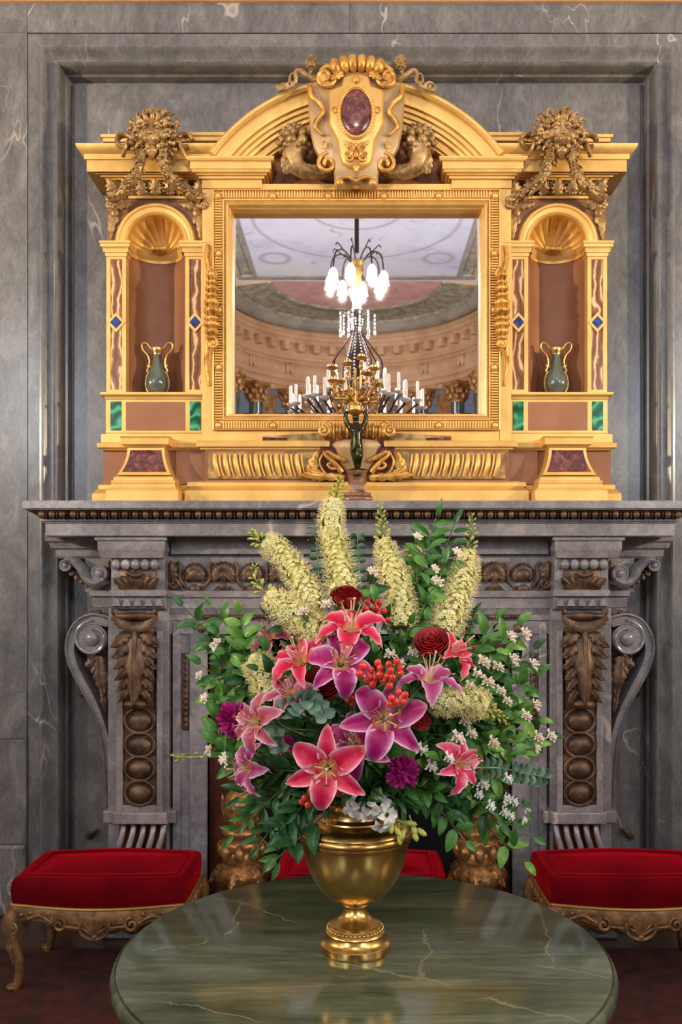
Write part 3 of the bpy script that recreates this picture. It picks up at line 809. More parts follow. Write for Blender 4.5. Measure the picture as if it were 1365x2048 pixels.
    part('malachite_panel', lambda b: b.cbox(X(s,380,Yd), X(s,402,Yd), Yd-0.004, Yd+0.01, wz(861,Yd), wz(803,Yd), 0.002), 'malachite', label='green malachite panel')
    part('brown_panel', lambda b: b.cbox(X(s,252,Yd), X(s,371,Yd), Yd-0.003, Yd+0.01, wz(861,Yd), wz(804,Yd), 0.002), 'brown_field')
    part('dado_strip', lambda b: b.box(X(s,212,Yd), X(s,408,Yd), Yd-0.006, Yd+0.01, wz(866,Yd), wz(862,Yd)))
    part('wing_shelf', lambda b: mouldp(b, *sorted((PX(s,205),PX(s,410))), 4.285, BK, [(0,901),(0.006,899),(0.008,896),(0.02,895),(0.022,886),(0.005,885),(0.005,868)]))
    part('wing_base_field', lambda b: b.pbox(min(PX(s,206),PX(s,360)), 898, max(PX(s,206),PX(s,360)), 970, 4.30, BK), 'brown_field')
    part('wing_plinth', lambda b: mouldp(b, *sorted((PX(s,203),PX(s,372))), 4.30, BK, [(0.035,1008),(0.035,987),(0.028,985),(0.02,979),(0.012,978),(0.012,970),(0,968)]))
    # pedestal with flared body and porphyry inlay
    pxc = (242+336)/2; Xc = X(s, 286.5, 4.15)
    def pedbody(b):
        prf = []
        for i in range(13):
            t_ = i/12; p = 0.088*(1-t_)**2.2 if t_ < 1 else 0
            prf.append((0.000+0.040*(1-t_)**2.0, wz(952-(952-893)*t_, 4.20)))
        hw = 0.086
        b.mould(Xc-hw, Xc+hw, 4.205, 4.33, prf)
    ped = part('pedestal', pedbody, 'gold', smooth=50)
    part('pedestal_base', lambda b: b.mould(Xc-0.088, Xc+0.088, 4.205, 4.33, [(0.078,SHELF_Z),(0.078,wz(981,4.13)),(0.074,wz(979,4.13)),(0.062,wz(974,4.13)),(0.058,wz(968,4.14)),(0.060,wz(964,4.14)),(0.060,wz(961,4.14)),(0.050,wz(960,4.15)),(0.050,wz(955,4.15)),(0.044,wz(952,4.15)),(0.02,wz(951,4.15))]), 'gold', parent=ped, smooth=25)
    part('pedestal_cap', lambda b: b.mould(Xc-0.088, Xc+0.088, 4.205, 4.345, [(0.0,wz(896,4.2)),(0.006,wz(893,4.2)),(0.014,wz(891,4.19)),(0.022,wz(888,4.18)),(0.024,wz(876,4.18)),(0.028,wz(873,4.18)),(0.028,wz(871,4.18))]), 'gold', parent=ped, smooth=25)
    def inlay(b):
        vs_ = []; n = 10
        for i in range(n+1):
            t_ = i/n; z = wz(945-(945-900)*t_, 4.20); tt = (952-(945-(945-900)*t_))/(952-893.)
            p = 0.040*(1-tt)**2.0
            for sg in (-1,1): vs_.append((Xc+sg*(0.086+p-0.014), 4.205-p-0.0025, z))
        b.add(vs_, [(2*i,2*i+1,2*i+3,2*i+2) for i in range(n)])
    part('porphyry_inlay', inlay, 'porphyry', parent=ped, label='dark red porphyry inlay')
    # spandrel leaves
    def spandrel(b):
        for sg in (-1, 1):
            cx_ = NXc + sg*86*uf; cz_ = wz(412,F)
            acanthus(b, (cx_,F-0.006,cz_-0.01), (cx_-sg*44*uf,F-0.004,cz_+0.012), 9*uf, 0.010, 4)
            acanthus(b, (cx_,F-0.006,cz_), (cx_+sg*4*uf,F-0.004,cz_-70*uf), 10*uf, 0.010, 5)
            b.ell((cx_-sg*4*uf,F-0.010,cz_-14*uf),(9*uf,0.012,11*uf),None,10,6)
            b.ell((cx_-sg*8*uf,F-0.008,cz_-30*uf),(5*uf,0.008,9*uf),None,8,5)
    part('spandrel_leaves', spandrel, 'gold_old', smooth=60)
    # leaf frieze under the cornice
    def lfrieze(b):
        for k in range(-3, 4):
            cx_ = NXc + k*27*uf*(1 if k else 0); z0 = wz(392,F)
            acanthus(b, (cx_,F-0.004,z0), (cx_+k*4*uf,F-0.03,wz(361,F)), 13*uf, 0.014, 4)
        fruit_cluster(b, (NXc,F-0.006,wz(378,F)), (86*uf,12*uf), 60, 4.2*uf, 5)
    part('leaf_frieze', lfrieze, 'gold_old', smooth=60)
    # lion mask, rings and swags
    Yl = 4.205; ul = Yl*K; LX = X(s,308,Yl); lz = wz(276,Yl)
    def P_(dx, dy, dd=0.0): return Vector((LX+s*dx*ul, Yl-dd, lz-dy*ul))
    def lion_face(b):
        b.ell(P_(0,-2,0.0), (30*ul,0.060,34*ul), None, 20, 14)                 # skull
        b.ell(P_(0,11,0.050), (15*ul,0.026,14*ul), None, 14, 10)                # muzzle
        b.ell(P_(-8,15,0.062), (9*ul,0.018,7*ul), None, 10, 8); b.ell(P_(8,15,0.062), (9*ul,0.018,7*ul), None, 10, 8)
        b.ell(P_(0,5,0.074), (7.5*ul,0.010,4*ul), None, 10, 6)                 # nose
        b.tube([P_(0,-22,0.050),P_(0,-8,0.060),P_(0,3,0.068)], [6*ul,4.5*ul,5.5*ul], 8)
        for q in (-1,1):
            b.tube([P_(q*5,-15,0.056),P_(q*12,-17,0.056),P_(q*20,-12,0.046)], [3*ul,4.5*ul,2.5*ul], 7)   # brow
            b.ell(P_(q*12,-10,0.052), (5*ul,0.008,3.5*ul), None, 8, 6)         # eye
            b.ell(P_(q*19,2,0.040), (9*ul,0.018,11*ul), None, 10, 7)           # cheek
            b.ell(P_(q*26,-24,0.035), (8*ul,0.016,9*ul), None, 8, 6)           # ear
        b.ell(P_(0,36,0.045), (12*ul,0.022,8*ul), None, 12, 8)                 # lower jaw
        b.tube([P_(0,40,0.045),P_(0,52,0.038)], [8*ul,4*ul], 8)                # beard
    lion = part('lion_mask', lion_face, 'gold_old', smooth=80)
    for q in (-1,1): part('eye', lambda b: b.ell(P_(q*12,-9,0.057), (4.5*ul,0.006,3*ul), None, 10, 6), 'gold_old', parent=lion)
    part('mouth', lambda b: b.ell(P_(0,26,0.036), (10*ul,0.012,3.2*ul), None, 10, 6), 'gold_old', parent=lion)
    def mane(b):
        rr = random.Random(3)
        for ring_, n, d0, k in ((0,15,0.030,1.0),(1,19,0.014,1.15),(2,20,-0.008,1.1)):
            for i in range(n):
                a = math.radians(-66 + 312*i/(n-1)) + (0.08 if ring_ == 1 else 0); r = (27+8.5*ring_)
                c0 = P_(r*math.cos(a), -4-r*1.04*math.sin(a), d0)
                d_ = Vector((s*math.cos(a+rr.uniform(-.6,.6)), -0.15, math.sin(a+rr.uniform(-.6,.6))))
                e0 = c0+d_*9.5*ul*k; side = Vector((-d_.z,0,d_.x))*rr.choice((-1,1))
                b.tube(bez([c0-d_*4*ul, c0+d_*4*ul+side*2.5*ul+Vector((0,-0.012,0)), e0+side*1.5*ul+Vector((0,-0.008,0)), e0-side*3*ul+Vector((0,-0.014,0))],12), [5*ul,5.6*ul,5.8*ul,5.4*ul,5*ul,4.6*ul,4.2*ul,3.8*ul,3.4*ul,3*ul,2.4*ul,1.6*ul,1*ul][:13], 7)
    part('mane', mane, 'gold_old', parent=lion, smooth=70)
    for q in (-1, 1):
        def ribbon(b):
            c_ = (LX+q*61*ul, wz(278,Yl))
            b.tube([Vector((c_[0]+15*ul*math.cos(t_)*1.0, Yl+0.02, c_[1]+13*ul*math.sin(t_))) for t_ in [i*2*math.pi/18 for i in range(16)]], [5*ul]*16, 8, flat=1.8)
            b.tube(bez([(c_[0]-q*12*ul,Yl+0.01,c_[1]+4*ul),(c_[0]-q*6*ul,Yl-0.01,c_[1]-18*ul),(c_[0]+q*2*ul,Yl+0.01,c_[1]-34*ul)],8), 4*ul, 7, flat=1.6)
            b.ell((c_[0]-q*20*ul,Yl,c_[1]+2*ul),(10*ul,0.016,9*ul),None,10,6)
        part('ribbon_loop', ribbon, 'gold_old', smooth=60)
        def swag(b):
            pts = [P_(q*24,22,0.02), P_(q*22,52,0.035), P_(q*36,86,0.03), P_(q*62,104,-0.01), P_(q*88,112,-0.05)]
            garland(b, pts, 9*ul, 11*ul, 11+q, 46)
            fruit_cluster(b, tuple(P_(q*92,118,-0.06)), (8*ul,12*ul), 12, 5.5*ul, 4)
        part('garland', swag, 'gold_old', smooth=60)
    # ribbed scroll console on the mirror stile
    def scroll(b):
        Yc = 4.23; uc = Yc*K; xc = X(s,424,Yc)
        for py_, hw, r_ in ((552,11,10),(566,12,7),(578,14,9),(592,13,8),(606,16,11),(622,17,12),(638,16,8),(650,17,9),(664,14,10),(677,11,7)):
            b.ell((xc, Yc-0.004, wz(py_,Yc)), (hw*uc, r_*1.1*uc+0.008, r_*0.92*uc), None, 14, 8)
            for k in (-0.5, 0.0, 0.5): b.tube([Vector((xc+k*hw*uc, Yc-0.004-(r_*1.1*uc+0.0085)*math.cos(t_)*math.sqrt(1-k*k*0.8), wz(py_,Yc)+r_*0.92*uc*math.sin(t_)*math.sqrt(1-k*k*0.8))) for t_ in [math.radians(-80+16*i) for i in range(11)]], 1.3*uc, 5)
        for py_, dr in ((548,1),(688,-1)):
            b.tube(spiral((xc+s*2*uc, wz(py_,Yc)), 11*uc, 1.5*uc, math.pi/2, 1.6*dr, Yc-0.012, 26), 3.4*uc, 8)
            b.ell((xc+s*2*uc, Yc-0.01, wz(py_,Yc)), (9*uc,0.010,9*uc), None, 12, 6)
        b.tube(bez([(xc-s*6*uc,Yc+0.02,wz(540,Yc)),(xc-s*12*uc,Yc+0.025,wz(510,Yc)),(xc-s*10*uc,Yc+0.03,wz(485,Yc))],8), [5*uc]*9, 6)
        b.tube(bez([(xc-s*9*uc,Yc+0.01,wz(694,Yc)),(xc-s*13*uc,Yc+0.02,wz(722,Yc)),(xc-s*8*uc,Yc+0.03,wz(768,Yc))],8), [5*uc-0.0006*i for i in range(9)], 6)
    part('scroll_console', scroll, 'gold_relief', smooth=60)
    # gadrooned frieze panel and acanthus
    gad = part('gadroon_panel', lambda b: b.cbox(X(s,416,4.245), X(s,640,4.245), 4.238, 4.26, wz(958,4.24), wz(903,4.24), 0.004), 'gold_old')
    ng = 9
    for k in range(ng):
        xk = 428 + k*20.5
        def gadr(b):
            Yg = 4.236; ug = Yg*K
            for dx, w_, m_ in ((0,5.2,1),(9.5,2.4,0.6)):
                pts = []
                for i in range(13):
                    t_ = i/12; pts.append((X(s, xk+dx+9*t_*t_+2, Yg), Yg-0.010*math.sin(math.pi*t_)*m_, wz(909+44*t_, Yg)))
                b.tube(pts, [w_*ug*(0.55+0.5*math.sin(math.pi*(0.15+0.8*i/12))) for i in range(13)], 8, flat=1.2)
        part('gadroon', gadr, 'gold', parent=gad, smooth=60)
    def leafside(b):
        Yg = 4.228
        for k in range(6):
            a = k/5
            acanthus(b, (X(s,650-6*k,Yg),Yg,wz(955-2*k,Yg)), (X(s,606+k*6,Yg),Yg-0.012,wz(948-46*a,Yg)), 11*ug_, 0.014, 3)
        acanthus(b, (X(s,690,Yg),Yg,wz(956,Yg)), (X(s,598,Yg),Yg-0.014,wz(951,Yg)), 9*ug_, 0.012, 5)
        b.tube(bez([(X(s,688,Yg),Yg,wz(957,Yg)),(X(s,655,Yg),Yg-0.006,wz(950,Yg)),(X(s,640,Yg),Yg-0.008,wz(925,Yg)),(X(s,650,Yg),Yg-0.006,wz(903,Yg))],12), 3.0*ug_, 7)
    ug_ = 4.228*K
    part('acanthus_leaf', leafside, 'gold_relief', smooth=60)
    # dolphin-like scroll beside the small shield
    def dsc(b):
        Yg = 4.222
        b.tube(bez([(X(s,685,Yg),Yg,wz(945,Yg)),(X(s,668,Yg),Yg-0.01,wz(925,Yg)),(X(s,652,Yg),Yg-0.012,wz(912,Yg)),(X(s,655,Yg),Yg-0.012,wz(905,Yg)),(X(s,668,Yg),Yg-0.01,wz(912,Yg)),(X(s,690,Yg),Yg,wz(922,Yg))],20), [v*ug_ for v in (5,6,6,5.5,5,5,4.5,4.5,4,4,4,4,4.5,5,5,5,5,5,5,5,5,5)][:21], 8)
        b.tube(bez([(X(s,680,Yg),Yg,wz(935,Yg)),(X(s,664,Yg),Yg-0.012,wz(938,Yg)),(X(s,656,Yg),Yg-0.010,wz(930,Yg)),(X(s,662,Yg),Yg-0.012,wz(927,Yg))],12), 3.2*ug_, 7)
    part('leaf_scroll', dsc, 'gold_relief', smooth=60)
# centre of the base: porphyry ground, small ivory shield, ribbed roll
part('porphyry_ground', lambda b: b.pbox(640, 882, 790, 962, 4.242, 4.34), 'porphyry')
def small_shield(b):
    Yg = 4.225; pts = [(672,882),(664,890),(672,898),(680,925),(694,945),(714,952),(734,945),(748,925),(756,898),(764,890),(756,882),(736,876),(714,872),(692,876)]
    b.prism([(wx(x_,Yg),wz(y_,Yg)) for x_, y_ in pts], Yg, 4.25, 0.006)
part('small_shield', small_shield, 'ivory_gilt', smooth=50)
def rroll(b):
    Yg = 4.21; ug = Yg*K
    for k in range(9):
        xk = 662+k*13; dz = 4*math.cos((k-4)/4*1.4)
        b.ell((wx(xk,Yg),Yg,wz(864-dz,Yg)),(8.2*ug,0.026,12*ug),None,10,8)
        if k < 8: b.tube([Vector((wx(xk+6.5,Yg),Yg+0.028*math.cos(t_),wz(864-dz,Yg)+13.5*ug*math.sin(t_))) for t_ in [i*2*math.pi/14 for i in range(15)]], 2.2*ug, 6)
    for sg in (-1,1):
        b.tube(spiral((wx(714+sg*66,Yg), wz(862,Yg)), 13*ug, 2*ug, math.pi/2, 1.6*sg, Yg-0.012, 26), 3.6*ug, 8)
        b.ell((wx(714+sg*66,Yg),Yg,wz(862,Yg)),(11*ug,0.012,11*ug),None,12,6)
part('ribbed_roll', rroll, 'gold_relief', smooth=60)

# cartouche ---------------------------------------------------------------
Yc = 4.165; uc = Yc*K
def CP(dx, py, dY=0.0): return Vector((wx(713+dx, Yc), Yc+dY, wz(py, Yc)))
def mirror_poly(half): return [(wx(713-dx,Yc), wz(py,Yc)) for dx, py in half] + [(wx(713+dx,Yc), wz(py,Yc)) for dx, py in reversed(half)]
outer = [(14,132),(45,132),(66,140),(80,156),(94,170),(96,190),(96,222),(92,262),(86,290),(76,310),(64,318),(50,324),(46,338),(44,352),(44,368),(36,374),(26,372),(20,366),(8,364)]
cart = part('cartouche', lambda b: (b.prism(mirror_poly(outer), Yc, 4.20, 0.012), b.prism(mirror_poly([(dx*0.82, min(336, 232+(py-232)*0.9)) for dx, py in outer]), 4.19, 4.36)), 'ivory_gilt', smooth=50)
inner = [(10,152),(26,158),(30,176),(50,182),(56,190),(54,222),(54,252),(44,270),(38,282),(34,312),(28,330),(16,338),(4,341)]
part('gold_shield', lambda b: b.prism(mirror_poly(inner), Yc-0.026, Yc+0.01, 0.012), 'gold', parent=cart, smooth=50)
def oval(b, rx, rz, y0, y1, bev):
    c_ = CP(0,232); b.prism([(c_.x+rx*uc*math.cos(i*2*math.pi/36), c_.z+rz*uc*math.sin(i*2*math.pi/36)) for i in range(36)], y0, y1, bev)
part('oval_stone', lambda b: b.ell(CP(0,232,-0.028), (31*uc,0.016,46*uc), None, 28, 14), 'porphyry', parent=cart, smooth=80, label='oval dark red porphyry stone')
def oring(b):
    c_ = CP(0,232)
    b.tube([Vector((c_.x+34.5*uc*math.cos(i*2*math.pi/40), Yc-0.030, c_.z+50*uc*math.sin(i*2*math.pi/40))) for i in range(41)], 4.2*uc, 8)
    for i in range(44):
        a = i*2*math.pi/44; b.ell((c_.x+34.5*uc*math.cos(a), Yc-0.038, c_.z+50*uc*math.sin(a)), 3.0*uc, None, 6, 4)
part('oval_rim', oring, 'gold', parent=cart, smooth=60)
def strap(b):
    for sg in (-1, 1):
        b.tube(bez([CP(sg*93,172,-0.008),CP(sg*90,195,-0.016),CP(sg*72,212,-0.018),CP(sg*66,228,-0.018),CP(sg*80,245,-0.018),CP(sg*82,258,-0.016),CP(sg*70,270,-0.012),CP(sg*62,272,-0.010)],28), [v*uc for v in [5]*6+[4.5]*8+[4]*8+[3]*7], 8)
        b.tube([c_ for c_ in spiral((CP(sg*62,158).x, CP(0,158).z), 24*uc, 5*uc, math.pi*0.5, 1.5*sg, Yc-0.014, 30)], 4.4*uc, 8)
        b.ell(CP(sg*62,158,-0.004), (17*uc,0.014,17*uc), None, 14, 8)
        b.tube(spiral((CP(sg*58,326).x, CP(0,326).z), 20*uc, 4*uc, math.pi*0.5, -1.4*sg, Yc+0.004, 26), 4.6*uc, 8)
        b.ell(CP(sg*33,366,-0.010), (8*uc,0.012,8*uc), None, 12, 8)
        b.tube(bez([CP(sg*33,360,-0.014),CP(sg*16,358,-0.018),CP(0,366,-0.018)],8), 3.4*uc, 7)
        acanthus(b, CP(sg*62,284,-0.012), CP(sg*66,302,-0.014), 6*uc, 0.008, 2)
part('strapwork', strap, 'gold_relief', parent=cart, smooth=60)
def mask(b):
    for sg in (-1, 1):
        acanthus(b, CP(sg*3,306,-0.03), CP(sg*26,290,-0.036), 8*uc, 0.012, 3)
        acanthus(b, CP(sg*3,312,-0.03), CP(sg*24,316,-0.036), 7*uc, 0.012, 3)
        b.tube(spiral((CP(sg*14,322).x, CP(0,322).z), 9*uc, 2*uc, math.pi*0.5, 1.3*sg, Yc-0.034, 20), 2.6*uc, 7)
    b.ell(CP(0,316,-0.034), (6*uc,0.012,8*uc), None, 10, 7)
    b.ell(CP(0,298,-0.034), (4*uc,0.010,5*uc), None, 8, 6)
    acanthus(b, CP(0,330,-0.03), CP(0,352,-0.034), 8*uc, 0.012, 3)
for sg in (-1,1): part('shield_ring', lambda b: b.tube([CP(sg*43,226+6*math.sin(t_),-0.028)+Vector((5*uc*math.cos(t_),0,0)) for t_ in [i*2*math.pi/12 for i in range(13)]], 1.4*uc, 6), 'gold_relief', parent=cart, smooth=60)
part('shield_knob', lambda b: b.ell(CP(0,166,-0.030), (7*uc,0.010,8*uc), None, 12, 6), 'gold_relief', parent=cart, smooth=60)
part('shield_mask', mask, 'gold_relief', parent=cart, smooth=60)
def crest(b):
    for k in range(6):
        t_ = (k-2.5)/2.5; c_ = CP(2+t_*44, 129+8*t_*t_, -0.010)
        b.ell(c_, (11.5*uc,0.034,17*uc), Matrix.Rotation(t_*0.35,3,'Y'), 12, 9)
    for sg in (-1,1):
        b.tube(bez([CP(sg*36,146,-0.01),CP(sg*48,140,-0.016),CP(sg*60,138,-0.016),CP(sg*72,146,-0.012)],12), 5*uc, 8)
        acanthus(b, CP(sg*26,150,-0.02), CP(sg*52,166,-0.024), 9*uc, 0.014, 3)
part('crest_roll', crest, 'gold_relief', parent=cart, smooth=60)
for sg in (-1, 1):
    def tail(b):
        Yt = 4.17
        b.tube(bez([CP(sg*82,160,0.01),CP(sg*100,150,0.0),CP(sg*112,142,0.0),CP(sg*122,146,0.0),CP(sg*121,162,0.0),CP(sg*136,176,0.0),CP(sg*156,180,0.01)],30), [v*uc for v in [6]*6+[5.5]*8+[4.5]*8+[3.2]*10][:31], 8)
        b.tube(bez([CP(sg*122,146,0.0),CP(sg*132,150,0.005),CP(sg*134,164,0.01)],8), 3*uc, 7)
        b.tube(spiral((CP(sg*146,172).x, CP(0,172).z), 9*uc, 2*uc, 0, 1.2*sg, Yc, 18), 2.6*uc, 7)
        for k in range(4): acanthus(b, CP(sg*(126+9*k),174+3*k,0), CP(sg*(130+10*k),162+3*k,-0.004), 4.5*uc, 0.006, 2)
    part('ribbon_tail', tail, 'gold_old', parent=cart, smooth=60)
    def cone(b):
        c_ = CP(sg*89,127,-0.004)
        b.ell(c_, (10*uc,0.022,13*uc), None, 12, 9)
        b.tube([c_+Vector((0,0.004,-10*uc)), CP(sg*94,152,0.002)], [4*uc,5*uc], 7)
        for j in range(6):
            for i in range(8):
                a = i*math.pi/4 + (j%2)*0.39; th = math.pi*(j+0.7)/6.4
                b.ell(c_+Vector((10.5*uc*math.sin(th)*math.cos(a), 0.023*math.sin(th)*math.sin(a), 13.5*uc*math.cos(th))), 2.7*uc, None, 5, 4)
    part('pine_cone', cone, 'gold_old', parent=cart, smooth=60)
    def horn(b):
        Yh = 4.255
        q = lambda px_, py_, d=0: Vector((wx(714+sg*(714-px_),Yh), Yh-d, wz(py_,Yh)))
        P = bez([q(589,302),q(588,320,0.01),q(598,338,0.012),q(622,349,0.010),q(648,349,0.006),q(672,342,0.0)], 26)
        b.tube(P, [(26-20*(i/(len(P)-1))**0.9)*Yh*K for i in range(len(P))], 12)
        b.tube([Vector((q(589,302).x+27*Yh*K*math.cos(t_), Yh-0.0+0.045*math.sin(t_), q(589,302).z)) for t_ in [i*2*math.pi/20 for i in range(21)]], 4*Yh*K, 7)
        for k in range(6):
            acanthus(b, q(576+k*14,352-1*k,0.02), q(566+k*9,322+k*3,0.05-0.004*k), 9*Yh*K, 0.012, 3)
    part('cornucopia', horn, 'gold_old', parent=over, smooth=60)
    def fruit(b):
        Yh = 4.24; rr = random.Random(2); kf = Yh*K
        c_ = lambda px_, py_, d=0: Vector((wx(714+sg*(714-px_),Yh), Yh-d, wz(py_,Yh)))
        for px_, py_, r_, d in ((584,285,11,.03),(606,287,11,.03),(560,292,6,.02),(566,284,6,.02),(572,296,6,.03),(590,268,9,.02),(606,270,9,.02),(576,270,8,.01),(598,258,7,.01),(582,258,7,.0),(590,250,6,.0),(618,292,6,.01),(596,296,8,.035),(556,284,5,.0),(562,276,5,.0)):
            b.ell(c_(px_,py_,d), r_*kf, None, 10, 7)
        for k in range(7):
            a = 0.35+k*0.40; acanthus(b, c_(590-18*math.cos(a),276-16*math.sin(a)), c_(590-36*math.cos(a),280-36*math.sin(a),0.006), 6*kf, 0.008, 2)
    part('fruit_heap', fruit, 'gold_old', parent=over, smooth=60)
# ------------------------------------------------------------------ the marble mantelpiece
mantel = thing('mantelpiece', 'grey marble mantelpiece with carved bronze-brown leaf consoles and shells', 'fireplace', (wx(720,4.2), 4.3, 0))
def mpart(name, f, m='marble_mantel', parent=None, smooth=40, stuff=False, label=None):
    mb = MB(); f(mb); return obj(name, mb, m, parent or mantel, smooth, stuff, label)
def mp(s, px): return px if s == 1 else 1440-px
def MXX(s, px, Y): return wx(mp(s,px), Y)
YS = 4.02
sx0, sx1 = wx(128,4.16), wx(1312,4.16)
def mm(b, pr, Yb=4.16, x0=None, x1=None, Yback=4.53): b.mould(x0 if x0 is not None else sx0, x1 if x1 is not None else sx1, Yb, Yback, [(p, z) for p, z in pr])
mpart('shelf', lambda b: mm(b, [(0.130,wz(1020,4.03)),(0.136,wz(1018,4.025)),(0.140,wz(1016,4.02)),(0.140,SHELF_Z-0.004),(0.137,SHELF_Z)]), smooth=30)
carv = mpart('carved_moulding', lambda b: mm(b, [(0.072,wz(1038.5,4.09)),(0.085,wz(1033,4.075)),(0.105,wz(1027,4.055)),(0.128,wz(1020,4.03))]), 'bronze_carving', smooth=60)
def eggs(b):
    n = 62
    for i in range(n):
        x_ = sx0-0.09 + (sx1-sx0+0.18)*(i+0.5)/n
        b.ell((x_, 4.055, wz(1029,4.055)), (0.017,0.020,0.018), Matrix.Rotation(0.75,3,'X'), 8, 6)
        b.ell((x_+0.0235, 4.058, wz(1029,4.055)), (0.005,0.016,0.020), None, 5, 4)
mpart('egg_and_dart', eggs, 'bronze_carving', smooth=60, stuff=True)
mpart('corona', lambda b: mm(b, [(0.058,wz(1073,4.10)),(0.064,wz(1071,4.096)),(0.064,wz(1047,4.096)),(0.070,wz(1046,4.09)),(0.072,wz(1044,4.088)),(0.078,wz(1042,4.082)),(0.078,wz(1038,4.082))]), smooth=30)
# frieze field and architrave between the consoles
mpart('frieze', lambda b: b.box(wx(318,4.26), wx(1122,4.26), 4.26, 4.53, wz(1184,4.26), wz(1060,4.26)))
mpart('bed_moulding', lambda b: b.box(wx(340,4.2), wx(1100,4.2), 4.225, 4.30, wz(1108,4.225), wz(1066,4.2)))
mpart('architrave', lambda b: b.mould(wx(338,4.24), wx(1102,4.24), 4.24, 4.53, [(0.0,wz(1268,4.24)),(0.0,wz(1242,4.24)),(0.008,wz(1240,4.24)),(0.008,wz(1229,4.24)),(0.012,wz(1227,4.24)),(0.016,wz(1218,4.23)),(0.02,wz(1216,4.22)),(0.02,wz(1197,4.22)),(0.032,wz(1194,4.21)),(0.034,wz(1182,4.21)),(0.01,wz(1180,4.21))]), smooth=30)
def pearls(b):
    n = 44
    for i in range(n):
        x_ = wx(392,4.225)+(wx(1052,4.225)-wx(392,4.225))*(i+0.5)/n
        if i % 2: b.ell((x_,4.228,wz(1234,4.228)),(0.020,0.010,0.011),None,10,6)
        else:
            for q in (-0.006,0.006): b.ell((x_+q,4.228,wz(1234,4.228)),(0.0045,0.010,0.011),None,6,5)
mpart('bead_strip', lambda b: b.pbox(388,1229,1054,1239,4.23,4.25), 'bronze_carving')
mpart('bead_and_reel', pearls, 'bronze_carving', smooth=60, stuff=True)
# shells of the frieze
def shell_mesh(kind):
    b = MB(); k = 4.24*K
    def fn(a, t_):
        ph = math.radians(-35+250*a); rib = 1-0.10*abs(math.sin(9*ph))*t_
        r = (30 if kind == 0 else 27)*k*t_*rib
        return (r*math.cos(ph), -0.006-0.030*math.sin(math.pi*(0.12+0.72*t_)) + (0.0 if t_ < 0.99 else 0.012), r*math.sin(ph)*1.05)
    b.grid(fn, 48, 8)
    if kind == 0:
        b.ell((0,-0.03,-24*k),(9*k,0.012,8*k),None,10,7); b.ell((0,-0.028,-2*k),(10*k,0.014,12*k),None,10,7)
        b.ell((0,-0.03,-36*k),(14*k,0.012,5*k),None,10,6)
    else:
        b.ell((0,-0.03,0),(16*k,0.016,14*k),None,14,8); b.ell((0,-0.03,-30*k),(12*k,0.012,10*k),None,10,7)
        for sg in (-1,1): b.tube(bez([(sg*20*k,-0.01,-26*k),(sg*33*k,-0.014,-8*k),(sg*30*k,-0.016,16*k),(sg*38*k,-0.012,28*k)],12), 4*k, 7)
    for sg in (-1,1): b.tube(bez([(sg*8*k,-0.02,-30*k),(sg*22*k,-0.016,-38*k),(sg*40*k,-0.014,-34*k),(sg*50*k,-0.012,-24*k)],10), 2.6*k, 6)
    me = _mesh('shell', b, 'bronze_carving', 60); fix_normals(me); return me
shm = [shell_mesh(0), shell_mesh(1)]
for i, off in enumerate((-327,-270,-213,-156,-99,-42,42,99,156,213,270,327)):
    kind = 1 if i in (0,2,4,7,9,11) else 0
    inst('frieze_shell', shm[kind], mantel, Matrix.Translation(PT(718+off, 1150, 4.258)) @ Matrix.Scale(0.93, 4))
